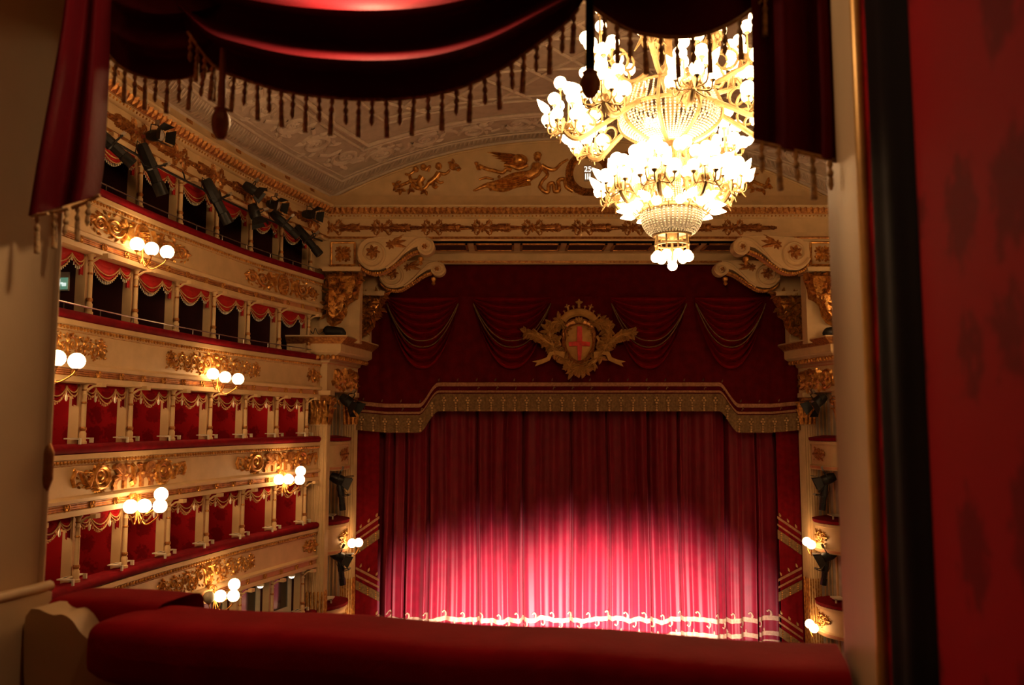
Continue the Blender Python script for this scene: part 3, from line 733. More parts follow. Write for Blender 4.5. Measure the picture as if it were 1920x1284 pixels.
# lattice of shallow coffers in the middle field
for k in range(-9, 10):
    for sg in (-1, 1):
        P = []
        for i in range(31):
            Y = 10 + (YC - 3.7 - 10) * i / 30; x = XC + k * 1.6 + sg * (Y - 17) * .8
            if abs(x - XC) < hw(Y) - 3.7: P.append(CP3(x, Y, .02))
        if len(P) > 4:
            m = MB(); m.tube(P, .06, 5); m.build('stucco_lattice_rib', 'stucco2', ceil, 60)
for k in range(8):
    Y = 11.5 + k * 1.85; P = [CP3(x, Y, .02) for x in [XC + (hw(Y) - 3.7) * (i / 15 - 1) for i in range(31)]]
    m = MB(); m.tube(P, .05, 5); m.build('stucco_cross_rib', 'stucco2', ceil, 60)
# ------------------------------------------------------------------ gilt figures, wreath and clock on the lunette
def frame(px0, py0, k, Y):
    return lambda u, v, h: (lambda p: (p.x, p.y - h, p.z))(PY(px0 + u / k, py0 + v / k, Y))
FZ = frame(720, 260, 4.174, YC - .01); KZ = YC / F / 4.174
def victory():
    r = Relief(FZ, KZ); L = lambda *p: spline(list(p), 5)
    r.dome(1200, 148, 30, 34, .3); r.dome(1203, 128, 34, 22, .26)
    r.blob([(1165, 190), (1225, 185), (1250, 230), (1215, 290), (1130, 345), (1075, 330), (1090, 290), (1150, 250)], .3)
    p = L((1150, 290), (1020, 300), (900, 345), (800, 365), (715, 402)); r.rod(p, [44 - 34 * i / (len(p) - 1) for i in range(len(p))], .8)
    p = L((1140, 320), (1020, 350), (940, 385), (860, 380), (800, 355)); r.rod(p, [46 - 28 * i / (len(p) - 1) for i in range(len(p))], .9)
    for k in range(5): p = L((1120, 300 + 14 * k), (1000, 330 + 16 * k), (880, 345 + 12 * k)); r.rod(p, 8, 2.2, .22)
    r.dome(835, 400, 12, 10, .15); r.dome(712, 404, 16, 10, .12)
    p = L((1235, 210), (1290, 238), (1340, 238), (1385, 195), (1440, 162)); r.rod(p, [20 - 11 * i / (len(p) - 1) for i in range(len(p))], 1.2)
    p = L((1240, 230), (1280, 280), (1240, 330), (1215, 380)); r.rod(p, 13, 1.2)
    r.dome(1060, 168, 68, 50, .24)
    for k in range(6): r.leaf(1080, 140 + 13 * k, PI + .12 - .03 * k, 280 - 34 * k, 34, .16)
    p = L((1125, 205), (1060, 235), (1000, 215), (940, 205)); r.rod(p, 15, 1.2)
    p = L((1000, 250), (960, 240), (925, 265), (860, 250), (800, 235), (745, 210)); r.rod(p, 15, 1.2)
    r.leaf(760, 250, -2.2, 70, 50, .14); r.leaf(740, 205, -2.6, 40, 40, .12); p = L((860, 320), (800, 305), (745, 320)); r.rod(p, 9, 1.2); r.dome(900, 298, 14)
    p = L((1215, 370), (1250, 410), (1285, 415), (1290, 360), (1325, 350), (1335, 410), (1370, 400), (1365, 330), (1410, 318), (1430, 380), (1480, 410)); r.rod(p, 16, 1.1)
    return r
vg = 'gilded relief figures over the stage'
for mir in (False, True):
    if mir:
        # right hand figure: the same carving mirrored about the axis
        r = victory(); o = r.build('gilded_victory_relief', 'gold', None, 50, True); tag(o, 'winged gilt figure on the lunette behind the chandelier', 'relief', vg)
    else:
        o = victory().build('gilded_victory_relief', 'gold', None, 50); tag(o, 'winged gilt figure reaching for the clock wreath, left of the chandelier', 'relief', vg)
def putti():
    r = Relief(FZ, KZ); L = lambda *p: spline(list(p), 5)
    def limb(a, b_, *p): q = L(*p); r.rod(q, [a + (b_ - a) * i / (len(q) - 1) for i in range(len(q))], 1.1)
    limb(30, 24, (300, 300), (280, 340), (300, 380)); limb(26, 22, (430, 270), (400, 310), (350, 350))
    for x, y, q in ((310, 225, 26), (250, 240, 24), (428, 215, 28), (535, 218, 26)): r.dome(x, y, q, q * 1.05, .2)
    limb(16, 9, (430, 270), (480, 275), (515, 245)); limb(18, 10, (270, 330), (220, 330), (160, 355), (90, 380)); limb(20, 12, (300, 385), (250, 380), (215, 330), (200, 290)); limb(16, 10, (350, 350), (310, 395), (260, 375))
    limb(14, 9, (400, 320), (440, 345), (465, 335)); limb(12, 8, (240, 250), (200, 280), (165, 275)); limb(12, 8, (320, 250), (360, 215), (345, 260))
    for x, y in ((100, 370), (130, 395), (200, 390), (90, 350), (320, 400), (380, 385), (560, 250), (545, 200)):
        for k in range(3): r.leaf(x, y, R.uniform(0, 6.3), 50, 32, .12)
    return r
for mir in (False, True):
    o = putti().build('gilded_putti_relief', 'gold', None, 50, mir)
    tag(o, 'gilt relief of tumbling cherubs at the %s end of the lunette' % ('left' if not mir else 'right'), 'relief', vg)
r = Relief(FZ, KZ); WC = 1600.
for k in range(70):
    a = 2 * PI * k / 70
    for q in (-.9, .1, .9): r.leaf(WC + 148 * math.cos(a), 272 + 148 * math.sin(a), a + PI / 2 + q, 42, 26, .14)
r.ring(WC, 272, 148, 148, 16, 30, 1.3)
for k in range(14): a = R.uniform(0, 6.3); r.dome(WC + 150 * math.cos(a), 272 + 150 * math.sin(a), 11, h=.2)
wre = r.build('gilded_wreath', 'gold', None, 50); tag(wre, 'gilt laurel wreath framing the clock, partly hidden by the chandelier', 'wreath')
cl = thing('clock', 'small stage clock with white numerals inside the gilt wreath', 'clock', FZ(1592, 320, .02))
m = MB(); m.prism([(1565, 215), (1625, 215), (1625, 332), (1565, 332)], FZ, .0, .06); m.build('clock_plate', 'grey', cl, 0)
def text_part(body, u, v, size, matn, par, fn, k, h):
    c = bpy.data.curves.new('numeral', 'FONT'); c.body = body; c.size = size; c.extrude = .004; c.align_x = 'CENTER'
    t = bpy.data.objects.new('numeral_tmp', c); sc.collection.objects.link(t); bpy.context.view_layer.update()
    me = bpy.data.meshes.new_from_object(t); bpy.data.objects.remove(t); me.materials.clear(); me.materials.append(M[matn])
    o = bpy.data.objects.new('numeral', me); sc.collection.objects.link(o); o.parent = par
    p = Vector(fn(u, v, h)) - Vector(par['_o']); o.location = p; o.rotation_euler = (PI / 2, 0, 0); o['_o'] = (0, 0, 0); return o
text_part('25', 1594, 262, .27, 'digits', cl, FZ, KZ, .07); text_part('III', 1594, 322, .30, 'digits', cl, FZ, KZ, .07)
# ------------------------------------------------------------------ floors, stage
m = MB(); m.box(-12, 17, -1, 27, -9.7, -9.5); tag(m.build('floor', 'floor', None, 0), kind='structure')
m = MB(); m.box(-9, 14, 27, 34, -9.6, -8.12); tag(m.build('floor_stage', 'floor', None, 0), kind='structure')
m = MB(); m.box(-9, 14, 33.0, 33.2, -8.1, ENT + 1.5); tag(m.build('wall_stage_back', 'darkwall', None, 0), kind='structure')
# soffit of the proscenium and the beam behind it
zs = ENT
so = MB(); so.box(-6.9, 2 * XC + 6.9, YF - .02, 31.2, zs + .0, zs + .3); sof = tag(so.build('wall_proscenium_soffit', 'cream', None, 0), kind='structure')
for k in range(7):
    x = -2.15 + k * 1.62 - .1
    m = MB(); m.box(x - .62, x + .62, 28.75, 29.7, zs - .02, zs + .01); m.build('soffit_coffer', 'darkwall', sof, 0)
    m = MB(); m.box(x - .7, x + .7, 28.66, 28.76, zs - .05, zs + .01); m.box(x - .7, x + .7, 29.7, 29.8, zs - .05, zs + .01); m.box(x - .7, x - .62, 28.66, 29.8, zs - .05, zs + .01); m.box(x + .62, x + .7, 28.66, 29.8, zs - .05, zs + .01); m.build('coffer_frame', 'dgold', sof, 0)
m = MB(); m.box(-5.2, 2 * XC + 5.2, 30.4, 30.6, 5.82, zs); bm_ = tag(m.build('trim_4', 'cream', None, 0), 'plain beam under the soffit above the red pelmet', None, None, 'structure')
m = MB(); m.box(-5.2, 2 * XC + 5.2, 30.36, 30.4, 5.84, 5.92); m.build('beam_gilt_edge', 'dgold', bm_, 0)
def mx(p, mir): return (2 * XC - p[0], p[1], p[2]) if mir else tuple(p)
def fluted(X0, X1, Y0, Y1, nf, z0, z1):
    """plan outline of a fluted pilaster: grooves on the front and on the stage side"""
    P = [(X0, Y1)]; P.append((X0, Y0)); w_ = (X1 - X0) / nf
    for i in range(nf):
        a = X0 + i * w_
        P += [(a + w_ * .15, Y0)] + [(a + w_ * (.5 - .35 * math.cos(q)), Y0 + w_ * .3 * math.sin(q)) for q in (PI / 4, PI / 2, 3 * PI / 4)] + [(a + w_ * .85, Y0)]
    P.append((X1, Y0)); n2 = max(2, int((Y1 - Y0) / w_)); w2 = (Y1 - Y0) / n2
    for i in range(n2):
        a = Y0 + i * w2
        P += [(X1, a + w2 * .15)] + [(X1 - w2 * .3 * math.sin(q), a + w2 * (.5 - .35 * math.cos(q))) for q in (PI / 4, PI / 2, 3 * PI / 4)] + [(X1, a + w2 * .85)]
    P.append((X1, Y1))
    return MB().prism(P, lambda a, b, h: (a, b, h), z0, z1)
def capital(X0, X1, Y0, Y1, z0, z1, par, mir):
    w_, d_ = (X1 - X0) / 2, (Y1 - Y0) / 2; cx, cy_ = (X0 + X1) / 2, (Y0 + Y1) / 2; H = z1 - z0
    b = MB(); b.grid(lambda a, t: (lambda k: (cx + w_ * k * (1 if a in (.25, .5) else -1), cy_ + d_ * k * (1 if a in (.5, .75) else -1), z0 + H * .85 * t))(.88 + .3 * t ** 3), 4, 6, True); bell = b.build('capital_bell', 'dgold', par, 30, mir)
    m = MB(); k = 1.35; m.box(cx - w_ * k, cx + w_ * k, cy_ - d_ * k, cy_ + d_ * k, z0 + H * .86, z1); m.build('abacus', 'cream', par, 0, mir); m = MB(); m.box(cx - w_ * 1.05, cx + w_ * 1.05, cy_ - d_ * 1.05, cy_ + d_ * 1.05, z0 - .05, z0 + .03); m.build('astragal', 'cream', par, 0, mir)
    m = MB()
    for face in (0, 1):
        n_ = 3
        for row, zz, hh, out in ((0, 0, .5, .14), (1, .22, .5, .22)):
            for i in range(n_ + row):
                q = (i + .5) / (n_ + row) * 2 - 1; wd = .32
                def pt(x, y, z, face=face, q=q):
                    if face == 0: return (cx + q * w_ + x, cy_ - d_ - y, z)
                    return (cx + w_ + y, cy_ + q * d_ + x, z)
                L = [(0, .0), (.3, .05), (.6, .09), (.85, .16), (1., .26), (.93, .33)]
                vs_ = []
                for t, o_ in L:
                    ww = w_ * wd * (1.1 - .5 * t); zq = z0 + H * (zz + hh * t)
                    vs_ += [pt(-ww, o_ * .8 * H * .6, zq - .02), pt(0, (o_ * .8 + .08) * H * .6, zq), pt(ww, o_ * .8 * H * .6, zq - .02)]
                m.add(vs_, [(j * 3 + c, j * 3 + c + 1, j * 3 + c + 4, j * 3 + c + 3) for j in range(len(L) - 1) for c in (0, 1)])
    m.build('acanthus_leaves', 'gold', bell, 60, mir)
    for (sx, sy) in ((-1, -1), (1, -1), (1, 1)):
        m = MB(); c0 = Vector((cx + sx * w_ * 1.2, cy_ + sy * d_ * 1.2, z0 + H * .72)); dr = Vector((sx, sy, 0)).normalized()
        m.tube([c0 + dr * (.17 * (1 - q / 16) * math.cos(q * .75 + 2)) + Vector((0, 0, .17 * (1 - q / 16) * math.sin(q * .75 + 2))) for q in range(15)], [.05 - .002 * q for q in range(15)], 6); m.build('volute', 'gold', bell, 50, mir)
def gold_lump(poly, fn, depth, rnd, r):
    r.blob(poly, depth, .72)
    xs = [p[0] for p in poly]; ys = [p[1] for p in poly]; cu, cv = sum(xs) / len(xs), sum(ys) / len(ys)
    def inside(x, y):
        c = False
        for (a, b), (e, f) in zip(poly, poly[1:] + poly[:1]):
            if (b > y) != (f > y) and x < (e - a) * (y - b) / (f - b) + a: c = not c
        return c
    n = 0
    while n < 170:
        x, y = rnd.uniform(min(xs), max(xs)), rnd.uniform(min(ys), max(ys))
        if not inside(x, y): continue
        n += 1; h0 = depth * (.55 + .5 * (1 - min(1, math.hypot((x - cu) / 150, (y - cv) / 320)))) ; a = rnd.uniform(0, 6.3); L = rnd.uniform(55, 120)
        c, d = math.cos(a), math.sin(a)
        q = lambda xx, yy, zz: fn(x + xx * c - yy * d, y + xx * d + yy * c, zz)
        Wd = L * .5; P = [q(0, 0, h0), q(L * .4, Wd * .5, h0), q(L * .45, 0, h0 + .22), q(L * .4, -Wd * .5, h0), q(L, 0, h0 + .12)]
        r.add(P, [(0, 1, 2), (0, 2, 3), (1, 4, 2), (2, 4, 3)])
SIDE = {False: 'left', True: 'right'}
def jamb(t, o, z):
    """stage jamb between the two pilasters, bowed out by o"""
    return (-6.24 + .27 * t + o, 28.55 + 1.75 * t, z)
def side(mir):
    sd = SIDE[mir]
    # spandrel wall, two receding layers
    m = MB(); m.box(-7.2, -5.17, YF, YF + .5, 2.7, ENT); sw = tag(m.build('wall_spandrel_' + sd, 'cream', None, 0, mir), kind='structure')
    m = MB(); m.box(-6.6, -4.5, 30.0, 30.45, 4.72, ENT); m.box(-6.6, -5.12, 30.0, 30.45, 2.7, 4.72); m.build('rear_spandrel', 'cream', sw, 0, mir)
    m = MB(); m.box(-5.17, -5.05, YF + .02, YF + .4, 5.05, ENT); m.build('spandrel_return', 'cream', sw, 0, mir)
    Z8 = lambda Y: frame(590, 430, 6.115, Y); f1 = Z8(YF); k8 = YF / F / 6.115
    # square rosette
    p0 = mx(f1(325, 410, 0), mir)
    ro = thing('square_rosette_panel', 'square gilt rosette panel beside the scroll console, %s of the stage' % sd, 'ornament', p0, 'square rosette panels')
    r = Relief(f1, k8)
    for a, b_ in (((190, 150), (460, 150)), ((460, 150), (460, 410)), ((460, 410), (190, 410)), ((190, 410), (190, 150))): r.rod([a, b_], 14, 1.2)
    r.build('frame', 'gold', ro, 40, mir)
    r = Relief(f1, k8)
    for a in range(4): r.leaf(325, 280, PI / 4 + a * PI / 2, 115, 60, .08); r.leaf(325, 280, a * PI / 2, 85, 50, .07)
    for a in range(8): r.dome(325 + 85 * math.cos(a * PI / 4 + .4), 280 + 85 * math.sin(a * PI / 4 + .4), 16, h=.07)
    r.dome(325, 280, 24, h=.09); r.build('rosette', 'gold', ro, 40, mir)
    # scroll consoles
    for lay, (Y, du, dv, kk, zd) in enumerate(((YF + .02, 0, 0, 1.0, .45), (30.0, 0, 0, 1., .4))):
        if lay == 0: tr = lambda u, v: (u, v)
        else: tr = lambda u, v: (1425 + (u - 1290) * .86, 475 + (v - 225) * .80)
        base_f = Z8(Y); fn = lambda u, v, h: base_f(*tr(u, v), h)
        out = arc(690, 300, 172, -90, -270, 14)
        out = arc(690, 310, 170, 250, 80, 14, 185)            # clockwise from the top over the left to the bottom (v grows downwards)
        low = [(760, 492), (850, 462), (950, 395), (1060, 300), (1140, 245), (1200, 225)]
        sm = arc(1290, 225, 98, 170, -95, 12)
        top = [(1150, 112), (1000, 112), (850, 112), (740, 118)]
        poly = out + low + sm + top
        c = thing('scroll_console', '%s scroll console with gilt beading, %s of the stage' % ('large front cream' if lay == 0 else 'smaller rear cream', sd), 'console', mx(fn(760, 490, 0), mir), 'scroll consoles of the proscenium')
        m = MB(); m.prism(poly, fn, .0, zd); m.build('console_body', 'cream', c, 30, mir)
        r = Relief(lambda u, v, h: fn(u, v, h + zd), Y / F / 6.115)
        n = 40; r.rod([(690 + (165 - 110 * q / n) * math.cos(-.6 - q * .24 + 3.4), 305 + (170 - 112 * q / n) * math.sin(-.6 - q * .24 + 3.4)) for q in range(n)], [22 - 12 * q / n for q in range(n)], 1.5)
        r.rod(spline([(840, 470), (960, 375), (1080, 240), (1180, 150), (1290, 128)], 6), 17, 1.5); r.rod(spline([(700, 130), (850, 118), (1000, 112), (1150, 110), (1290, 122)], 5), 10)
        r.rod([(1290 + (92 - 70 * q / 26) * math.cos(-1.5 + q * .35), 225 + (92 - 70 * q / 26) * math.sin(-1.5 + q * .35)) for q in range(26)], [15 - 8 * q / 26 for q in range(26)], 1.5)
        r.build('scroll_moulding', 'cream', c, 50, mir)
        r = Relief(lambda u, v, h: fn(u, v, h + zd), Y / F / 6.115); r.rosette(690, 290, 88, 7); r.build('gilt_rosette', 'dgold', c, 50, mir)
        r = Relief(lambda u, v, h: fn(u, v, h + zd), Y / F / 6.115); r.rosette(1275, 225, 36, 6); r.build('gilt_rosette', 'dgold', c, 50, mir)
        r = Relief(lambda u, v, h: fn(u, v, h + zd), Y / F / 6.115); r.rosette(890, 205, 60, 7)
        for a in (-.6, -.2, .2): r.leaf(890, 195, a, 190, 50, .06)
        r.build('gilt_rosette', 'dgold', c, 50, mir)
        edge = spline([(540, 420), (590, 478), (690, 510), (800, 500), (900, 440), (1000, 370), (1100, 300), (1190, 262)], 8); m = MB()
        for j in range(0, len(edge), 2):
            for hh in (.06, zd - .06):
                u, v = edge[j]; m.ball(fn(u, v + 14, hh), .055, 6, 4)
        tag(m.build('gilt_beading', 'gold', c, 60, mir), kind='stuff')
        m = MB(); m.grid(lambda a, b_: (lambda p: fn(p[0], p[1] + 22, .05 + (zd - .1) * b_))(edge[int(round(a * (len(edge) - 1)))]), len(edge) - 1, 2); m.build('coral_underside', 'pink', c, 60, mir)
        m = MB(); m.lathe([(.02, -.3), (.08, -.24), (.05, -.16), (.1, -.1), (.09, -.02), (.02, .02)], fn(1225, 330, zd * .5), 9); m.build('gilt_pendant', 'gold', c, 50, mir)
    # carved corbels
    for lay, (Y, poly) in enumerate(((YF, [(140, 470), (545, 470), (555, 570), (515, 690), (500, 800), (430, 830), (380, 880), (350, 1000), (300, 1075), (200, 1125), (140, 1060), (130, 900), (150, 700), (130, 560)]),
                                     (29.98, [(490, 745), (810, 750), (815, 820), (765, 900), (765, 1000), (700, 1040), (680, 1130), (620, 1200), (500, 1235), (470, 1150), (475, 1000), (470, 850)]))):
        fn = Z8(Y); kk = Y / F / 6.115
        c = thing('gilded_corbel', '%s gilded carved corbel under the scroll console, %s of the stage' % (('front', 'rear')[lay], sd), 'corbel', mx(fn(poly[9 if lay == 0 else 8][0], poly[9 if lay == 0 else 8][1], 0), mir), 'gilded corbels of the proscenium')
        r = Relief(fn, kk); gold_lump(poly, fn, .42, random.Random(lay + 5), r); r.build('carving', 'gold', c, 50, mir)
        u0, v0 = poly[0]; u1 = poly[1][0]
        r = Relief(lambda u, v, h: fn(u, v, h + .4), kk); sx = u0 + (u1 - u0) * .3
        r.spiral(sx, v0 + 165, 85, 0, 1.4, 1, 20, 0); r.build('volute', 'dgold', c, 50, mir)
        m = MB(); m.prism([(u0 - 25, v0 - 12), (u1 + 15, v0 - 12), (u1 + 5, v0 + 35), (u0 - 15, v0 + 35)], fn, .0, .5); m.build('corbel_abacus', 'cream', c, 0, mir)
    # ledge cornice and frieze block
    def ring(o, z): return [(-7.4, 28 - o, z), (-6.17 + o * 1.05, 28 - o, z), (-5.59 + o, 31 + o * .3, z), (-7.4, 31 + o * .3, z)]
    def loft(levels):
        mm = MB(); n = len(levels)
        vs_ = [p for o, z in levels for p in ring(o, z)]
        fs = [(i * 4 + k, i * 4 + (k + 1) % 4, (i + 1) * 4 + (k + 1) % 4, (i + 1) * 4 + k) for i in range(n - 1) for k in range(4)]
        return mm.add(vs_, fs + [(3, 2, 1, 0), tuple((n - 1) * 4 + k for k in range(4))])
    le = tag(loft([(0, 1.08), (0, 2.0), (.08, 2.02), (.1, 2.1), (.5, 2.32), (.52, 2.36), (.52, 2.58), (.75, 2.82), (.75, 2.86)]).build('trim_ledge_' + sd, 'cream', None, 0, mir), 'cornice ledge above the proscenium pilasters on the %s' % sd, None, None, 'structure')
    loft([(.54, 2.6), (.77, 2.8)]).build('gilt_ledge_band', 'dgold', le, 0, mir)
    loft([(.02, 1.98), (.11, 2.1)]).build('coral_ledge_band', 'pink', le, 0, mir)
    m = MB()
    rr_ = [Vector(p) for p in ring(.34, 2.17)]
    for i in range(18): m.ball(rr_[1].lerp(rr_[2], (i + .5) / 18), .085, 7, 5)
    for i in range(9): m.ball(rr_[0].lerp(rr_[1], (i + .5) / 9), .085, 7, 5)
    tag(m.build('gilt_brackets', 'gold', le, 50, mir), kind='stuff')
    r = Relief(lambda u, v, h: (-6.17 + .58 * u / 3.05 + h, 28 + 3 * u / 3.05, 1.52 + v)); rnd = random.Random(4)
    for cx in (.9, 1.75, 2.5):
        r = Relief(lambda u, v, h: (-6.17 + .58 * u / 3.05 + h, 28 + 3 * u / 3.05, 1.52 + v))
        r.rosette(cx, 0, .28, 8)
        for q in range(14): r.leaf(cx + rnd.uniform(-.45, .45), rnd.uniform(-.3, .3), rnd.uniform(0, 6.3), .3, .16, .1)
        r.ring(cx, 0, .33, .3, .05)
        r.build('gilt_relief', 'gold', le, 50, mir)
    # floodlight on the ledge
    fl = thing('ledge_floodlight', 'black floodlight lying on the %s cornice ledge' % sd, 'floodlight', mx((-5.95, 28.0, 2.87), mir), 'floodlights on the ledges')
    m = MB(); m.grid(lambda a, b_: (-6.3 + .75 * b_, 27.9 + .17 * math.sin(2 * PI * a) * min(1, 6 * b_ + .3) * min(1, 6 * (1 - b_) + .3), 3.08 - .1 * b_ + .18 * math.cos(2 * PI * a) * min(1, 6 * b_ + .3) * min(1, 6 * (1 - b_) + .3)), 12, 12, True); m.build('housing', 'black', fl, 50, mir)
    m = MB(); m.tube([(-6.15, 27.9, 2.87), (-6.15, 27.9, 3.0)], .03, 6); m.tube([(-5.75, 27.9, 2.87), (-5.75, 27.9, 3.0)], .03, 6); m.build('foot', 'black', fl, 50, mir)
    m = MB(); m.tube(spline([(-6.3, 27.9, 3.05), (-6.45, 27.85, 2.95), (-6.55, 27.8, 3.15), (-6.62, 27.8, 2.95), (-6.75, 27.8, 3.1), (-6.8, 27.8, 2.88)], 5), .012, 5); m.build('cable', 'black', fl, 50, mir)
    # fluted pilasters
    for lay, (X0, X1, Y0, Y1, zr) in enumerate(((-6.74, -6.13, 27.98, 28.5, -5.5), (-6.1, -5.66, 30.3, 30.95, -5.5))):
        pl = thing('fluted_pilaster', '%s fluted cream pilaster with gilt capital, %s of the stage' % (('front', 'rear')[lay], sd), 'pilaster', mx(((X0 + X1) / 2, (Y0 + Y1) / 2, -8.12), mir), 'pilasters of the proscenium')
        fluted(X0, X1, Y0, Y1, 5, -8.12, -.06).build('shaft', 'cream', pl, 30, mir)
        capital(X0, X1, Y0, Y1, -.04, 1.08, pl, mir)
        w_ = (X1 - X0) / 5
        for i in range(5):
            m = MB(); c0 = (X0 + (i + .5) * w_, Y0 + w_ * .1); m.tube([(c0[0], c0[1], -8.1), (c0[0], c0[1], zr), (c0[0], c0[1], zr + .04)], [w_ * .3, w_ * .3, w_ * .1], 6); m.build('gilt_reed', 'gold', pl, 50, mir)
        for i in range(4):
            w2 = (Y1 - Y0) / 4; m = MB(); c0 = (X1 - w2 * .1, Y0 + (i + .5) * w2); m.tube([(c0[0], c0[1], -8.1), (c0[0], c0[1], zr), (c0[0], c0[1], zr + .04)], [w2 * .3, w2 * .3, w2 * .1], 6); m.build('gilt_reed', 'gold', pl, 50, mir)
    # jamb wall with the small stage boxes
    m = MB(); m.add([(-6.73, 28.62, -8.12), (-6.45, 30.18, -8.12), (-6.45, 30.18, 1.08), (-6.73, 28.62, 1.08)], [(0, 1, 2, 3)]); jw = tag(m.build('wall_jamb_' + sd, 'grey', None, 0, mir), kind='structure')
    m = MB(); m.box(-6.5, -6.06, 30.2, 30.26, -8.12, 1.08); m.build('jamb_return', 'grey', jw, 0, mir)
    for i in range(3):
        m = MB(); m.box(-6.44 + .13 * i, -6.40 + .13 * i, 30.17, 30.2, -8.1, 1.0); m.build('jamb_panel_strip', 'cream', jw, 0, mir)
    for i in range(4):
        m = MB(); t = .06 + .24 * i; x, y = -6.73 + .28 * t, 28.62 + 1.56 * t; m.box(x - .01, x + .05, y, y + .12, -8.1, 1.0); m.build('jamb_panel_strip', 'cream', jw, 0, mir)
    for T in (0, 1, 2):
        z = TZ[T]; lab = {2: 'upper', 1: 'middle', 0: 'lowest'}[T]
        bx = thing('stage_box_parapet', '%s small bow fronted stage box between the %s pilasters' % (lab, sd), 'balcony', mx(jamb(.5, .1, z - .95), mir), 'stage boxes')
        bow = lambda t: .36 * math.sin(PI * t) ** .7 if T < 2 else .30 * math.sin(PI * min(1, max(0, t))) ** .35
        m = MB(); m.grid(lambda a, b_: jamb(a, bow(a) + (.04, .04, -.02, -.02, .05, .02)[int(round(b_ * 5))], z + (0, -.1, -.12, -.8, -.85, -.98)[int(round(b_ * 5))]), 16, 5); m.build('parapet_panel', 'cream', bx, 40, mir)
        m = MB(); m.grid(lambda a, b_: jamb(a, (bow(a) + .08 if b_ > .4 else -.3) + (.0 if b_ < .9 else -.02), z + (.17, .2, .12, .02)[int(round(b_ * 3))]), 16, 3); m.build('velvet_rail', 'velvet', bx, 40, mir)
        m = MB(); m.grid(lambda a, b_: jamb(a, bow(a) + .05, z - .86 - .08 * b_), 16, 1); m.build('coral_band', 'pink', bx, 40, mir)
        m = MB(); m.grid(lambda a, b_: jamb(a, -.25 + (bow(a) + .2) * b_, z - .97), 12, 1); m.build('underside', 'cream', bx, 40, mir)
        r = Relief(lambda u, v, h: jamb(.5 + u / 1.75, bow(.5 + u / 1.75) - .01 + h, z - .45 + v)); orn_short(r, .9, .5, random.Random(T)); r.build('gilt_relief', 'gold' if T < 2 else 'dgold', bx, 50, mir)
        if T < 2:
            m = MB(); p = jamb(.3, .02, z); m.box(p[0] - .3, p[0] + .05, p[1], p[1] + .5, z + .26, z + .3); m.box(p[0], p[0] + .05, p[1], p[1] + .05, z + .1, z + .3); m.build('arm_rest', 'white', bx, 0, mir)
            p = jamb(.62, .35, z - .66); o = make_sconce([(.2, .26, -.02), (-.24, .34, -.06)])
            o.location = mx(p, mir); o.rotation_euler = (0, 0, (PI / 2 + .15) if mir else (-PI / 2 - .15))
            tag(o, 'two globe sconce on the %s stage box, %s of the stage' % (lab, sd), 'sconce', 'globe sconces of the stage boxes')
    # lamps hanging in the jamb
    for (px, py, Y, D, lab, k, kind) in ((633, 898, 29.1, (.8, .2, -.35), 'black barn door spotlight under the upper stage box, %s', 1.1, 0), (634, 1042, 29.1, (.75, .2, -.4), 'black barn door spotlight under the middle stage box, %s', 1.05, 0), (652, 752, 28.6, (.7, -.2, -.5), 'black spotlight hanging before the gilt capitals, %s', 1.15, 0),
                                         (640, 930, 29.2, (.1, .1, -1), 'short black spotlight pointing down below the upper stage box, %s', .8, 1), (640, 1070, 29.2, (.1, .1, -1), 'short black spotlight pointing down below the middle stage box, %s', .8, 1)):
        P = mx(PY(px, py, Y), mir); DD = (-D[0], D[1], D[2]) if mir else D
        put_spot(_prof if kind else _fres, P, DD, lab % (sd + ' of the stage'), 'spotlights in the stage jambs', k)
side(False); side(True)
# ------------------------------------------------------------------ red pelmet, valance, swags
YV = 30.72
def V(px, py, h=0.): p = PY(px, py, YV); return (p.x, p.y - h, p.z)
pm = MB(); pm.grid(lambda a, b_: (lambda p: (p.x, p.y + .03 * math.sin(a * 90), p.z))((lambda lo: Vector((lo.x, 31.0, ENT - .005 + (lo.z - ENT) * b_)))(PY(715 + 760 * a, 560, 31.0))), 120, 2)
tag(pm.build('flat_pelmet', 'flat', None, 60), 'plain dark red pelmet strip above the draped valance', 'pelmet')
def step_curve(px, c, s):
    q = abs(px - 1085); 
    t = 0 if q < 262 else 1 if q > 300 else (q - 262) / 38
    t = t * t * (3 - 2 * t)
    edge = max(0, q - 360) * .09
    return c + (s - c) * t - edge
ft = lambda px: step_curve(px, 739, 779)
fb = lambda px: step_curve(px, 771, 811)
X0V, X1V = 667, 1503
va = thing('stage_valance', 'dark red stage valance with stepped gold fringe and swags', 'valance', V(1085, 812))
NV = 220
m = MB(); m.grid(lambda a, b_: (lambda px: V(px, 556 + (ft(px) - 556) * b_, .03 * math.sin(px * .22) + .02 * math.sin(px * .07)))(X0V + (X1V - X0V) * a), NV, 6); m.build('valance_cloth', 'flat', va, 60)
fold = lambda px: .03 * math.sin(px * .22) + .02 * math.sin(px * .07)
for nm, o0, o1, hh in (('braid', -22, -15, .05), ('braid', -7, -3, .05)):
    m = MB(); m.grid(lambda a, b_: (lambda px: V(px, ft(px) + (o0, o0, o1, o1)[int(round(b_ * 3))], fold(px) + (.01, hh, hh, .01)[int(round(b_ * 3))]))(X0V + (X1V - X0V) * a), NV, 3); m.build(nm, 'braid', va, 0)
m = MB(); m.grid(lambda a, b_: (lambda px: V(px, ft(px) - 1 + (fb(px) - ft(px) + 1) * b_, fold(px) + .04 + .015 * math.sin(px * 2.2)))(X0V + (X1V - X0V) * a), 420, 2); m.build('gold_fringe', 'vgold', va, 60)
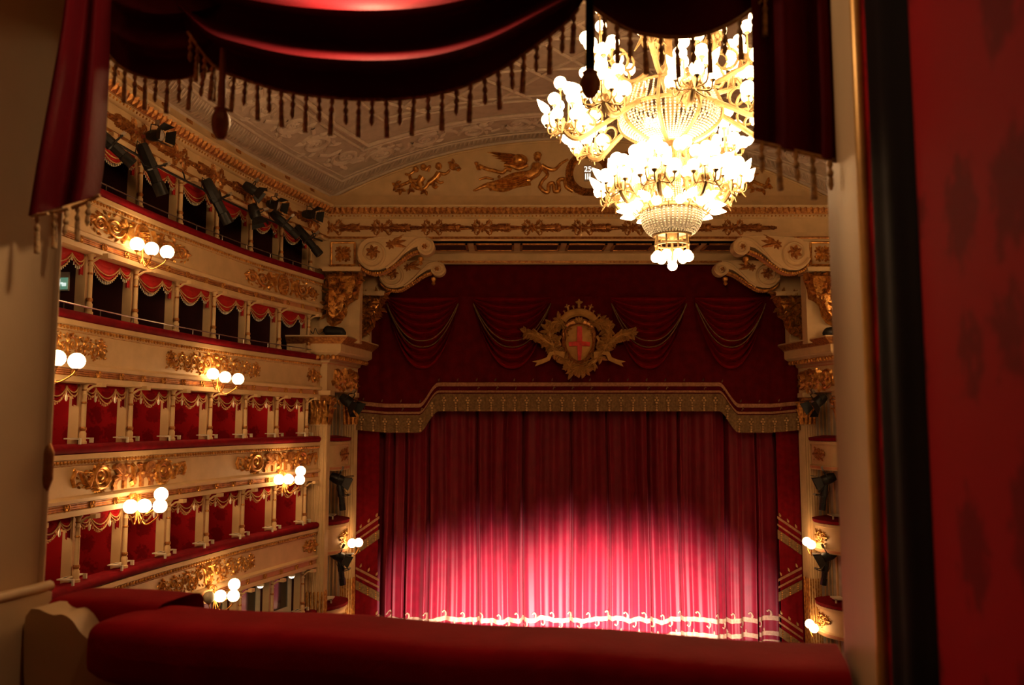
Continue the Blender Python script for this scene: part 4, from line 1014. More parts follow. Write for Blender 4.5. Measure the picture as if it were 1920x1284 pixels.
for i in range(38):
    px = 678 + i * 22.1; y0, y1 = ft(px), fb(px); m = MB()
    for q, dx, rr in ((.22, 0, 2.4), (.36, -2.6, 2.1), (.36, 2.6, 2.1), (.5, 0, 2.2), (.66, 0, 1.8), (.8, 0, 2.0), (.93, 0, 2.3)):
        p = V(px + dx, y0 + (y1 - y0) * q, fold(px) + .07); m.ball(p, rr * .0194, 6, 4)
    m.build('fringe_motif', 'cgold', va, 60)
for i in range(46):
    px = 680 + i * 17.7
    if i % 2: continue
    m = MB(); r = Relief(lambda u, v, h: V(px + u, ft(px) + v, fold(px) + h), .0194); r.leaf(0, -24, -1.2, 7, 3, .05); r.rod([(3, -9), (5, -14), (7, -12)], .9); r.build('embroidered_sprig', 'vgold', va, 50)
for (x0, x1) in ((727, 860), (888, 1032), (1145, 1285), (1302, 1432)):
    sw = MB(); cx, hwid = (x0 + x1) / 2, (x1 - x0) / 2
    def sp(a, b_, hoff=0.):
        s_ = 1 - abs(2 * a - 1) ** 2.4; q = (2 * a - 1)
        px = cx + q * hwid * (1 - .12 * b_ * (1 - abs(q)))
        py = 558 + 20 * b_ * (1 - s_) + s_ * b_ * 134
        return V(px, py, .06 + hoff + (.17 * math.sin(b_ * 8.5 * 2 * PI) + .15 * b_) * (s_ ** .5) )
    sw.grid(lambda a, b_: sp(a, b_), 26, 68); sw.build('swag', 'swagred', va, 60)
    for bb_ in (.62, .70):
        m = MB(); m.tube([sp(i / 24, bb_, .17) for i in range(25)], .018, 5); m.build('swag_cord', 'vgold', va, 60)
# ------------------------------------------------------------------ coat of arms
YA = YV - .5
FA = lambda u, v, h: (lambda p: (p.x, p.y - h, p.z))(PY(960 + u / 7.132, 540 + v / 7.132, YA)); KA = YA / F / 7.132
ca = thing('coat_of_arms', 'gilded coat of arms with crown, red cross shield and ribbons on the valance', 'coat of arms', FA(890, 1210, 0))
CX = 893
r = Relief(FA, KA); r.blob([(CX - 190, 470), (CX - 100, 420), (CX, 400), (CX + 100, 420), (CX + 190, 470), (CX + 230, 600), (CX + 225, 760), (CX + 190, 900), (CX, 1080), (CX - 190, 900), (CX - 225, 760), (CX - 230, 600)], .06, .9); r.build('mantling', 'dgold', ca, 40)
sh = [(CX - 110, 505), (CX, 480), (CX + 110, 505), (CX + 190, 560), (CX + 180, 640), (CX + 195, 740), (CX + 160, 850), (CX + 90, 950), (CX, 1000), (CX - 90, 950), (CX - 160, 850), (CX - 195, 740), (CX - 180, 640), (CX - 190, 560)]
r = Relief(lambda u, v, h: FA(u, v, h + .08), KA); r.blob(sh, .22, .7); sh_o = r.build('shield', 'shield', ca, 60)
r = Relief(lambda u, v, h: FA(u, v, h + .05), KA); r.rod(sh + sh[:1], 16, 3.4); r.build('shield_rim', 'dgold', sh_o, 50)
for d in (-1, 1): r = Relief(lambda u, v, h: FA(u, v, h + .2), KA); r.spiral(CX + d * 150, 585, 62, PI / 2, 1.3, d, 16, 0); r.build('shield_volute', 'dgold', sh_o, 50)
r = Relief(lambda u, v, h: FA(u, v, h + .30), KA)
m = MB(); m.prism([(CX - 32, 525), (CX + 32, 525), (CX + 34, 725), (CX + 145, 735), (CX + 135, 790), (CX + 32, 785), (CX + 20, 975), (CX - 20, 975), (CX - 32, 785), (CX - 135, 790), (CX - 145, 735), (CX - 34, 725)], lambda u, v, h: FA(u, v, h + .30 - .10 * ((u - CX) / 150) ** 2 - .10 * max(0, abs(v - 740) / 250 - .4)), 0, .12); m.build('cross', 'red', sh_o, 30)
r = Relief(lambda u, v, h: FA(u, v, h + .1), KA); n = 20
r.rod([(CX + 235 * math.sin(q), 560 - 240 * math.cos(q * .9) + 0) for q in [(-1 + 2 * i / n) * 1.15 for i in range(n + 1)]], 44, 1.2)
r.rod([(CX + 215 * math.sin(q), 600 - 235 * math.cos(q * .9)) for q in [(-1 + 2 * i / n) * 1.05 for i in range(n + 1)]], 14, 2.5); cr = r.build('crown_band', 'shield', ca, 50)
for q, sz in ((-1.12, .8), (-.78, .5), (-.55, 1.0), (-.28, .55), (0, 1.3), (.28, .55), (.55, 1.0), (.78, .5), (1.12, .8)):
    r = Relief(lambda u, v, h: FA(u, v, h + .12), KA); bx_, by_ = CX + 262 * math.sin(q), 560 - 285 * math.cos(q * .9); a = -PI / 2 + q * .6
    ex, ey = bx_ + 55 * sz * math.cos(a), by_ + 55 * sz * math.sin(a); r.rod([(bx_, by_), (ex, ey)], 10 * sz + 4, 1.3)
    for k in (-1.3, 0, 1.3): r.leaf(ex, ey, a + k, 42 * sz, 30 * sz, .07)
    r.build('crown_point', 'shield', cr, 40)
rnd = random.Random(12)
for d in (-1, 1):
    for k in range(8): r = None
    r = Relief(FA, KA); g = lambda *L: [(CX + d * x, y) for x, y in L]
    st = spline(g((215, 470), (330, 470), (390, 560), (380, 700), (330, 830), (200, 980), (60, 1100)), 8); r.rod(st, 34, 1.6)
    for (x, y) in st:
        for k in range(3): r.leaf(x + rnd.uniform(-30, 30), y + rnd.uniform(-30, 30), rnd.uniform(0, 6.3), rnd.uniform(85, 140), 62, .2)
    ar = spline(g((340, 780), (430, 720), (520, 650), (600, 620), (700, 600)), 6); r.rod(ar, [40, 40] + [44] * (len(ar) - 4) + [36, 20], 1.5)
    for (x, y) in ar:
        for k in range(3): r.leaf(x, y, (0 if d > 0 else PI) + rnd.uniform(-1.2, 1.2), rnd.uniform(75, 120), 55, .2)
    r.rod(spline(g((240, 640), (270, 700), (250, 760), (300, 780)), 5), 20, 1.6)
    r.build('laurel_branch', 'shield', ca, 40)
    m = MB(); rb = g((190, 860), (300, 845), (400, 860), (430, 930), (500, 960), (620, 985), (560, 1000), (590, 1050), (480, 1010), (390, 970), (360, 900), (300, 890), (200, 950)); m.prism(rb, lambda u, v, h: FA(u, v, h + .08 + .05 * math.sin(u * .02)), .0, .12); m.build('ribbon', 'shield', ca, 30)
r = Relief(lambda u, v, h: FA(u, v, h + .08), KA)
for q in range(-3, 4): r.leaf(CX, 1060, PI / 2 + q * .42, 150 - 14 * abs(q), 70, .14)
r.build('leaf_spray', 'shield', ca, 40); r = Relief(lambda u, v, h: FA(u, v, h + .08), KA)
for q in range(-2, 3): r.leaf(CX, 470, PI / 2 + PI + q * .5, 90, 60, .1)
r.build('crest_leaves', 'shield', ca, 40)
# ------------------------------------------------------------------ house curtain and side legs
YM = 31.5
CX0, CX1 = -4.98, 2 * XC + 4.98; ZB = -8.1; ZTOP = .55
GAPS = (-4.45, -3.95, -3.1, -1.25, .4, 2.2, 3.55, 5.1, 6.2, 7.95, 9.05)
def fold_m(x):
    return .13 * math.sin(2 * PI * x / .78 + 2.2 * math.sin(x * 1.3)) + .04 * math.sin(2 * PI * x / .31 + 2.5 * math.sin(x * .9 + 1)) + .05 * math.sin(2 * PI * x / 1.7) + .10 * math.sin(x * 1.9 + .6) + .16 * max(0, math.sin(x * 2.63 + 1)) ** 8 + .07 * math.sin(x * .83 + 2) - sum(.34 * math.exp(-((x - g_) / .05) ** 2) for g_ in GAPS)
def cur(x, z, h=0.):
    k = .75 + .25 * (ZTOP - z) / (ZTOP - ZB); return (x + .03 * math.sin(z * .5 + x), YM - fold_m(x) * k - h, z)
hc = thing('house_curtain', 'great crimson pleated stage curtain with gold embroidered hem', 'curtain', (XC, YM, ZB))
m = MB(); m.grid(lambda a, b_: cur(CX0 + (CX1 - CX0) * a, ZTOP + (ZB - ZTOP) * b_), 900, 14); m.build('curtain_cloth', 'curtain', hc, 80)
def hem(z, x): return z + .05 * math.sin(x * 2.1) + .03 * math.sin(x * 5.3 + 1)
for z, t in ((-7.12, .055), (-7.20, .03), (-7.66, .05), (-7.74, .03), (-7.95, .03)):
    m = MB(); m.grid(lambda a, b_: (lambda x: cur(x, hem(z, x) + t * (1 - 2 * b_), .012))(CX0 + (CX1 - CX0) * a), 900, 1); m.build('embroidered_band', 'hemgold', hc, 0)
for i in range(44):
    x0 = CX0 + .2 + i * .331
    r = Relief(lambda u, v, h: cur(x0 + u, hem(-7.14, x0) + v, .02 + h)); up = 1 if i % 2 else -1
    r.rod(spline([(0, up * .05), (.02, up * .18), (-.03, up * .27), (-.08, up * .22)], 4), .02); r.leaf(.03, up * .05, up * PI / 2, .2, .07, .03); r.dome(-.08, up * .22, .03)
    r.build('embroidered_sprig', 'hemgold', hc, 50)
for i in range(22):
    x0 = CX0 + .35 + i * .662
    r = Relief(lambda u, v, h: cur(x0 + u, hem(-7.68, x0) + v, .02 + h)); r.leaf(0, .05, PI / 2, .15, .06, .03); r.build('embroidered_sprig', 'hemgold', hc, 50)
for mir in (False, True):
    lg = thing('side_leg_curtain', 'flat red side curtain with gold zigzag bands, %s of the stage curtain' % SIDE[mir], 'curtain', mx((-5.4, 31.15, ZB), mir), 'side curtains')
    G = lambda px, py, h=0.: (lambda p: (p.x, p.y - h, p.z))(PY(px, py, 31.15))
    m = MB(); m.grid(lambda a, b_: (-6.1 + 1.22 * a, 31.15 + .015 * math.sin(a * 30), 1.0 + (ZB - 1.0) * b_), 30, 2); m.build('curtain_cloth', 'velvet', lg, 80, mir)
    for (ya, yb) in ((998, 967), (1062, 1085), (1181, 1150), (935, 960)):
        if ya == 935: continue
        for o0, o1, mt, hh in ((0, 5, 'braid', .03), (14, 18, 'braid', .03), (25, 42, 'vgold', .05)):
            m = MB(); m.prism([(667, ya + o0), (711.5, yb + o0), (711.5, yb + o1), (667, ya + o1)], G, .02, hh); m.build('braid' if o0 < 20 else 'gold_fringe', mt, lg, 0, mir)
        for k in range(3):
            px = 675 + k * 15; yy = ya + (yb - ya) * (px - 667) / 44.5; r = Relief(lambda u, v, h: G(px + u, yy + v, h + .03), .0196); r.leaf(0, -2, -1.2, 9, 4, .04); r.build('embroidered_sprig', 'cgold', lg, 50, mir)
            m = MB()
            for q in range(4): m.ball(G(px, yy + 28 + q * 4, .06), .03, 6, 4)
            m.build('fringe_motif', 'gold', lg, 50, mir)
# ------------------------------------------------------------------ footlights along the stage front
foot_body = None
for i in range(9):
    x = XC - 4.6 + i * 1.15
    fl = thing('footlight', 'small black footlight, %s from the left along the stage edge' % ORD[i], 'footlight', (x, 27.3, -8.12), 'footlights')
    if foot_body is None:
        m = MB(); m.add([(-.2, -.15, 0), (.2, -.15, 0), (.2, .15, 0), (-.2, .15, 0), (-.2, -.15, .25), (.2, -.15, .25), (.2, .06, .2), (-.2, .06, .2)], [(3, 2, 1, 0), (4, 5, 6, 7), (0, 1, 5, 4), (1, 2, 6, 5), (2, 3, 7, 6), (3, 0, 4, 7)]); foot_body = mesh_of(m, 'housing', 'black', 0)
        m = MB(); m.add([(-.17, .14, .04), (.17, .14, .04), (.17, .085, .18), (-.17, .085, .18), (-.17, .12, .04), (.17, .12, .04), (.17, .065, .18), (-.17, .065, .18)], [(0, 1, 2, 3), (7, 6, 5, 4), (0, 4, 5, 1), (2, 6, 7, 3), (1, 5, 6, 2), (0, 3, 7, 4)]); foot_lens = mesh_of(m, 'lens', 'lens', 0)
    share('housing', foot_body, fl); share('lens', foot_lens, fl)
    ld = bpy.data.lights.new('footlight_beam', 'SPOT'); ld.energy = FOOT_W * (1.0, .55, 1., 1.2, 1.3, 1.25, 1.1, .9, .6)[i]; ld.color = (1, .82, .72); ld.spot_size = math.radians(82); ld.spot_blend = .55; ld.shadow_soft_size = .06
    lo = bpy.data.objects.new('footlight_beam', ld); sc.collection.objects.link(lo); lo.parent = fl; lo.location = (0, .25, .25)
    d = Vector((0, 4.0, .55 + .35 * (i % 2))); lo.rotation_euler = d.to_track_quat('-Z', 'Y').to_euler()
# ------------------------------------------------------------------ the chandelier
CHY = 12.5
ch = thing('crystal_chandelier', 'huge gilt chandelier with crystal baskets and clusters of glowing globes', 'chandelier', (XC, CHY, 2.3))
def LZ(z): return z - 2.3
_g = MB(); _g.ball((0, 0, 0), .100, 14, 9); GL = mesh_of(_g, 'globe', 'globe', 80)
_g = MB(); _g.lathe([(.02, 0), (.06, .05), (.07, .1), (.05, .18), (.015, .26), (.002, .28)], (0, 0, 0), 10); FL = mesh_of(_g, 'flame_bulb', 'globe', 80)
m = MB(); m.lathe([(.03, LZ(2.75)), (.1, LZ(2.85)), (.06, LZ(3.0)), (.14, LZ(3.3)), (.16, LZ(3.75)), (.08, LZ(3.9)), (.2, LZ(4.15)), (.09, LZ(4.3)), (.07, LZ(5.0)), (.15, LZ(5.3)), (.06, LZ(5.6)), (.06, LZ(7.0)), (.12, LZ(7.2)), (.02, LZ(7.4)), (.02, LZ(9.75))], (0, 0, 0), 14); m.build('stem', 'chgold', ch, 50, local=True)
def hoop(name, r, z, t, matn='chgold'):
    m = MB(); m.tube([(r * math.cos(2 * PI * i / 40), r * math.sin(2 * PI * i / 40), LZ(z)) for i in range(40)], t, 7, False, True); m.build(name, matn, ch, 60, local=True)
for r_, z_, t_ in ((.77, 4.72, .035), (.64, 5.08, .025), (.24, 4.25, .03), (.46, 3.2, .03), (.27, 2.83, .028), (.25, 2.68, .02), (.42, 2.72, .0)):
    if t_: hoop('gilt_hoop', r_, z_, t_)
def strands(n, path, step, br):
    """one string of beads, then copies of it round the axis"""
    m = MB(); P = [Vector((r, 0, LZ(z))) for r, z in spline(path, 8)]; acc = 0; m.ball(P[0], br, 5, 4)
    for a, b_ in zip(P, P[1:]):
        L = (b_ - a).length; acc += L
        while acc >= step: acc -= step; q = 1 - acc / L if L else 0; m.ball(a.lerp(b_, max(0, min(1, q))), br, 5, 4)
    me = mesh_of(m, 'bead_strand', 'crystal', 60)
    for k in range(n): share('bead_strand', me, ch, (0, 0, 0), (0, 0, 2 * PI * k / n))
strands(72, [(.77, 4.70), (.72, 4.52), (.5, 4.36), (.24, 4.25)], .042, .019)
strands(48, [(.64, 5.08), (.70, 4.92), (.76, 4.74)], .042, .018)
strands(44, [(.46, 3.2), (.44, 3.02), (.36, 2.88), (.27, 2.83)], .036, .017)
strands(24, [(.20, 4.0), (.14, 3.7), (.2, 3.3)], .036, .016)
m = MB(); m.lathe([(.26, LZ(2.85)), (.34, LZ(2.89)), (.42, LZ(3.03)), (.44, LZ(3.19))], (0, 0, 0), 28); m.build('crystal_bowl', 'crystal', ch, 60, local=True)
ribm = MB(); ribm.tube([(r, 0, LZ(z)) for r, z in spline([(.64, 5.08), (.73, 4.92), (.8, 4.72), (.75, 4.52), (.52, 4.34), (.24, 4.23)], 5)], .028, 6); RB = mesh_of(ribm, 'basket_rib', 'chgold', 50)
for k in range(8): share('basket_rib', RB, ch, (0, 0, 0), (0, 0, 2 * PI * (k + .5) / 8))
def cluster_ring(n, phase, root, ctr, offs, flames, jit):
    """n branches; root and ctr are (radius, height); offs are globe offsets about the branch end"""
    arm = MB(); r0, z0 = root; r1, z1 = ctr
    arm.tube([(r, 0, LZ(z)) for r, z in spline([(r0, z0), (r0 + (r1 - r0) * .35, z0 - .18), (r0 + (r1 - r0) * .75, z1 - .42), (r1, z1 - .32), (r1 + .04, z1 - .1)], 6)], [.04] * 20 + [.03] * 5, 7)
    arm.tube([(r1 - .3 + .16 * math.cos(q * .5), 0, LZ(z1 - .2) + .16 * math.sin(q * .5)) for q in range(13)], .022, 6)
    arm.tube([(r0 + (r1 - r0) * .45 + .13 * math.cos(q * .5), 0, LZ((z0 + z1) / 2 - .05) + .13 * math.sin(q * .5)) for q in range(13)], .02, 6)
    AM = mesh_of(arm, 'arm', 'chgold', 50)
    br = MB()
    for (a, b_, c) in offs + flames:
        e = Vector((r1 + a, b_, LZ(z1 + c) - .1)); s0 = Vector((r1, 0, LZ(z1) - .28)); md = (s0 + e) / 2 + Vector((a * .35, b_ * .35, -.1))
        br.tube(spline([tuple(s0), tuple(md), tuple(e)], 4), .014, 5); br.lathe([(.01, -.03), (.04, 0), (.045, .02)], e, 7)
    for k in range(5):
        a = k * 1.256; br.tube([(r1 + .12 * math.cos(a) * q, .12 * math.sin(a) * q, LZ(z1) - .3 + .12 * math.sin(q * 2.2)) for q in (0, .5, 1, 1.5, 2)], [.02, .035, .03, .02, .008], 5)
    BM = mesh_of(br, 'branch', 'chgold', 50)
    for k in range(n):
        a = 2 * PI * (k + phase) / n; rz = (0, 0, a)
        share('arm', AM, ch, (0, 0, 0), rz); share('branch', BM, ch, (0, 0, 0), rz)
        for (x, y, z) in offs:
            q = Matrix.Rotation(a, 3, 'Z') @ Vector((r1 + x, y, LZ(z1 + z))); sc_ = R.uniform(.88, 1.1)
            share('globe', GL, ch, q, (0, 0, 0), (sc_,) * 3)
        for (x, y, z) in flames:
            q = Matrix.Rotation(a, 3, 'Z') @ Vector((r1 + x, y, LZ(z1 + z) - .1)); v = Vector((x, y, .25)).normalized(); v = Matrix.Rotation(a, 3, 'Z') @ v
            share('flame_bulb', FL, ch, q, v.to_track_quat('Z', 'Y').to_euler())
OUT = [(.28 * math.cos(q), .28 * math.sin(q), -.12) for q in (0, 1.05, 2.1, 3.14, 4.2, 5.2)] + [(.2 * math.cos(q), .2 * math.sin(q), .17) for q in (.5, 2.07, 3.64, 5.2)] + [(.08, .06, .44), (-.06, -.1, .4)]
cluster_ring(8, 0, (.8, 4.7), (1.6, 4.75), OUT, [(.26, .16, .02), (.2, -.24, -.04)], 0)
LOW = [(.26 * math.cos(q), .26 * math.sin(q), -.1) for q in (0, 1.26, 2.5, 3.77, 5.03)] + [(.15 * math.cos(q), .15 * math.sin(q), .14) for q in (.6, 2.7, 4.8)]
cluster_ring(8, .5, (.2, 4.1), (.86, 3.72), LOW, [(.2, .14, -.02), (.2, -.14, -.02)], 0)
cluster_ring(8, .0, (.1, 4.2), (.62, 4.0), [(.1, 0, 0), (-.06, .12, .1)], [], 0)
cluster_ring(8, .5, (.4, 5.3), (1.18, 5.65), [(.18, 0, -.05), (-.1, .16, -.05), (-.1, -.16, -.02), (0, 0, .25), (.1, .15, .45)], [], 0)
# ring of flame bulbs round the bowl, bulbs at the foot
m = MB(); m.tube([(.44, 0, LZ(3.2)), (.54, 0, LZ(3.14)), (.6, 0, LZ(3.22))], .014, 5); BB = mesh_of(m, 'bulb_branch', 'chgold', 50)
for k in range(24): share('bulb_branch', BB, ch, (0, 0, 0), (0, 0, 2 * PI * k / 24))
for k in range(24):
    a = 2 * PI * k / 24; v = Vector((math.cos(a), math.sin(a), .28 if k % 2 else -.1)); share('flame_bulb', FL, ch, (.56 * math.cos(a), .56 * math.sin(a), LZ(3.22 + .06 * (k % 2))), v.to_track_quat('Z', 'Y').to_euler())
m = MB(); m.tube([(.25, 0, LZ(2.84)), (.25, 0, LZ(2.56))], .014, 5); DR = mesh_of(m, 'drop_rod', 'chgold', 50)
for k in range(9): share('drop_rod', DR, ch, (0, 0, 0), (0, 0, 2 * PI * k / 9))
m = MB(); m.tube([(0, 0, LZ(2.8)), (0, 0, LZ(2.42))], .02, 6); m.build('drop_rod', 'chgold', ch, 50, local=True)
for k in range(9): a = 2 * PI * k / 9; share('globe', GL, ch, (.25 * math.cos(a), .25 * math.sin(a), LZ(2.5)), (0, 0, 0), (.75,) * 3)
share('globe', GL, ch, (0, 0, LZ(2.36)), (0, 0, 0), (.75,) * 3)
# ------------------------------------------------------------------ exit sign and mirrored boxes
# the sign is fixed to the partition of the first dark box in view, facing the viewer
s0 = COLS[6] + .06; n0 = -.45
while proj(W(s0, n0, 2.9))[0] > 120 and n0 > -1.6: n0 -= .02
z0 = PY(121, 528, W(s0, n0, 0).y).z
ex = thing('exit_sign', 'small lit green exit sign in the dark box at far left', 'exit sign', W(s0, n0, z0 - .2))
SG = lambda a, b_, c: W(s0 + b_, n0 + a, z0 + c)
m = MB(); m.box(-.13, .13, -.01, .03, -.2, .2, SG); m.build('sign_frame', 'grey', ex, 0)
m = MB(); m.box(-.115, .115, .03, .04, -.17, .08, SG); m.build('sign_face', 'green', ex, 0)
m = MB(); m.box(-.10, -.05, .04, .046, -.1, .05, SG); m.box(-.07, .0, .04, .046, -.06, -.02, SG); m.box(-.01, .08, .04, .046, -.1, -.03, SG); m.build('sign_pictogram', 'signwhite', ex, 0)
for j in range(3):
    a, b_ = COLS[j] + .12, COLS[j + 1] - .12; z = TZ[0]; zt = TZ[1] - 1.3
    mr = thing('mirror_panel', 'dark mirrored panel with pale frame in the lowest tier, %s from the stage' % ORD[j], 'mirror', W((a + b_) / 2, -.5, z + .3), 'mirrors of the lowest tier')
    m = MB(); m.box(a, b_, -.55, -.52, z + .35, zt, W); m.build('mirror_glass', 'mirror', mr, 0)
    m = MB(); m.box(a - .1, a + .12, -.56, -.48, z + .2, zt, W); m.box(b_ - .08, b_ + .1, -.56, -.48, z + .2, zt, W); m.box(a - .1, b_ + .1, -.56, -.48, z + .2, z + .42, W); m.build('mirror_frame', 'white', mr, 0)
# ------------------------------------------------------------------ the box the picture is taken from
BL, BR = Vector((-1.32, 2.44)), Vector((.757, 1.93))
BT = (BR - BL).normalized(); BN = Vector((BT.y, -BT.x))          # BN points back to the viewer
if BN.y > 0: BN = -BN
def B(px, py, off=0.):
    """point seen at a pixel on the plane of the box opening, shifted by off towards the viewer"""
    d = ray(px, py); q = BL + BN * off; t = (q.x * BN.x + q.y * BN.y) / (d.x * BN.x + d.y * BN.y); return d * t
def Q(t, o, z): p = BL + BT * t + BN * o; return Vector((p.x, p.y, z))      # t along the opening, o towards the viewer
# left pillar of the opening
e0 = B(105, 470); tl_ = (Vector((e0.x, e0.y)) - BL).dot(BT) - .02
# the side wall of the box runs back from the opening; D is measured back towards the viewer
m = MB(); m.box(tl_ - .12, tl_, -.03, .5, -1.6, 1.62, lambda a, b_, c: Q(a, b_, c)); pil = tag(m.build('trim_5', 'cream', None, 0), 'cream end board of the near box on the left', None, None, 'structure')
m = MB(); m.tube([Q(tl_ - .006, -.03, -1.6 + .31 * i) for i in range(11)], .014, 10); m.build('edge_bead', 'cream', pil, 60)
m = MB(); m.box(tl_ - .1, tl_ - .006, .5, 2.0, -1.6, 1.62, lambda a, b_, c: Q(a, b_, c)); tag(m.build('wall_box_left', 'damask_own', None, 0), kind='structure')
zz = B(90, 1105).z
m = MB(); m.prism([(tl_ - .02, -.05), (tl_ + .022, -.05), (tl_ + .028, -.03), (tl_ + .028, .5), (tl_ - .02, .5)], lambda a, b_, h: Q(a, b_, h), -1.6, zz); m.build('board_plinth', 'cream', pil, 30)
m = MB(); m.tube([Q(tl_ + .014, -.05, zz), Q(tl_ + .018, .0, zz), Q(tl_ + .018, .5, zz)], .016, 8); m.build('plinth_moulding', 'cream', pil, 50)
m = MB(); m.tube([Q(tl_ - .002, -.03, B(90, 930).z), Q(tl_ + .004, -.03, B(90, 900).z), Q(tl_ + .004, -.03, B(90, 850).z), Q(tl_ - .002, -.03, B(90, 825).z)], [.006, .016, .016, .006], 8); m.build('carved_boss', 'dgold', pil, 50)
# carved bracket at the foot of the pillar
cb = thing('carved_bracket', 'cream carved scroll bracket at the left end of the near velvet rail', 'bracket', B(150, 1284, .06))
pts = [(48, 1360), (48, 1156), (100, 1153), (118, 1152), (136, 1164), (150, 1184), (166, 1198), (182, 1203), (190, 1196), (194, 1180), (206, 1170), (224, 1168), (236, 1176), (240, 1200), (232, 1240), (240, 1360)]
m = MB(); P2 = spline(pts, 4); m.prism([((Vector((B(a, b_, .06).x, B(a, b_, .06).y)) - BL).dot(BT), B(a, b_, .06).z) for a, b_ in P2], lambda a, b_, h: Q(a, h, b_), -.1, .06); m.build('bracket_body', 'cream', cb, 30)
# velvet rail cushions
zr = B(1200, 1180).z - .03
def cushion(name, t0, t1, o0, o1, z0, z1, label, rend, dz=0.):
    def prof(q):
        a = 2 * PI * q; c, s_ = math.cos(a), math.sin(a); e = .45
        return (math.copysign(abs(c) ** e, c), math.copysign(abs(s_) ** e, s_))
    def fn(a, b_):
        c, s_ = prof(b_); t = t0 + (t1 - t0) * a
        k = math.sqrt(max(0.0, 1 - max(0, 1 - a * (t1 - t0) / rend) ** 2)) if rend else 1.
        k = max(k, .02); oc, zc = (o0 + o1) / 2, (z0 + z1) / 2
        return Q(t, oc + c * (o1 - o0) / 2 * (.55 + .45 * k), zc + dz * a + s_ * (z1 - z0) / 2 * (.5 + .5 * k) + .004 * math.sin(t * 9))
    m = MB(); m.grid(fn, 60, 32); o = m.build(name, 'cushion', None, 60); return tag(o, label, 'cushion', 'near rail cushions')
tL = (Vector((B(200, 1200).x, B(200, 1200).y)) - BL).dot(BT)
cushion('rail_cushion', tL, 2.12, -.16, .14, zr - .17, zr + .0, 'long crimson velvet cushion on the near box rail', .16)
cushion('rail_cushion', tl_ + .02, tL + .13, -.26, -.02, zr - .14, zr + .012, 'short crimson cushion end beyond the near rail, by the left pillar', 0)
m = MB(); m.box(tL - .02, 2.14, -.10, .05, zr - 1.1, zr - .13, lambda a, b_, c: Q(a, b_, c)); tag(m.build('wall_box_parapet', 'blackcloth', None, 0), kind='structure')  # near face coloured black: shade below the cushion put into the colour
m = MB(); m.box(tl_ - .6, 2.14, -.16, -.10, zr - 1.1, zr - .15, lambda a, b_, c: Q(a, b_, c)); tag(m.build('wall_box_parapet_face', 'cream', None, 0), kind='structure')
# right side wall: cream reveal, gilt bead, black curtain edge, crimson damask; S(d, o, z): d back from the opening, o out of the wall
BW = (BR - BL).length
def S(d, o, z): p = BR + BN * d - BT * o; return Vector((p.x, p.y, z))
m = MB(); m.box(-.12, .465, -.25, .0, -1.6, 1.62, lambda a, b_, c: S(a, b_, c)); rv = tag(m.build('trim_6', 'cream', None, 0), 'cream reveal of the near box on the right', None, None, 'structure')
m = MB(); m.tube([S(.455, .004, z / 10) for z in range(-16, 18, 2)], .018, 10); m.build('gilt_bead', 'giltpaint', rv, 60)
m = MB(); m.grid(lambda a, b_: S(.51 + .30 * a + .02 * math.sin(b_ * 3), .006 + .012 * abs(math.sin(PI * a)) ** .6 + .003 * math.sin(a * 12), -1.6 + 3.22 * b_), 24, 20)
tag(m.build('dark_door_curtain', 'blackcloth', None, 60), 'black curtain edge hanging on the right wall of the near box', 'curtain')
m = MB(); m.grid(lambda a, b_: S(.46 + 1.9 * a, .004, -1.6 + 3.22 * b_), 2, 2); tag(m.build('wall_box_right', 'damask_own', None, 0), kind='structure')
m = MB(); m.box(-.12, 2.4, -.2, BW + .9, 1.62, 1.68, lambda a, b_, c: S(a, b_, c)); tag(m.build('ceiling_box', 'cream', None, 0), kind='structure')
m = MB(); m.box(tl_ - .6, BW + .1, -.1, .02, 1.22, 1.62, lambda a, b_, c: Q(a, b_ - .06, c)); tag(m.build('trim_7', 'cream', None, 0), 'cream lintel above the near box opening', None, None, 'structure')
# ceiling lamp of the box, above the frame
lp = Q(1.0, .19, 1.20)
ol = thing('box_ceiling_lamp', 'small ceiling lamp of the near box, above the drapery', 'lamp', lp, 'ceiling lamps of the boxes')
m = MB(); m.lathe([(.05, .04), (.08, .02), (.07, .01)][::-1], lp, 14); m.build('lamp_rim', 'white', ol, 40)
m = MB(); m.tube([lp + Vector((0, 0, .03)), lp + Vector((0, 0, .42))], .008, 7); m.build('lamp_rod', 'white', ol, 40)
ld = bpy.data.lights.new('box_bulb', 'POINT'); ld.energy = OWN_W; ld.color = (1, .7, .42); ld.shadow_soft_size = .05
lo = bpy.data.objects.new('box_bulb', ld); sc.collection.objects.link(lo); lo.parent = ol; lo.location = (0, 0, -.05)
# ------------------------------------------------------------------ fringe tassels, shared meshes
_t = MB(); _t.lathe([(0.0025, 0.0023), (0.0050, -0.0046), (0.0075, -0.0138), (0.0037, -0.0207), (0.0044, -0.0253), (0.0081, -0.0345), (0.0069, -0.0414), (0.0050, -0.0448), (0.0069, -0.0494), (0.0077, -0.0897), (0.0075, -0.1035), (0.0025, -0.1046)][::-1], (0, 0, 0), 9); TAS_L = mesh_of(_t, 'tassel', 'gilt_thread', 60)
_t = MB(); _t.lathe([(0.0025, 0.0023), (0.0050, -0.0046), (0.0075, -0.0138), (0.0037, -0.0207), (0.0044, -0.0253), (0.0081, -0.0322), (0.0069, -0.0391), (0.0037, -0.0425), (0.0063, -0.0483), (0.0069, -0.0633), (0.0019, -0.0736)][::-1], (0, 0, 0), 9); TAS_S = mesh_of(_t, 'tassel', 'gilt_thread', 60)
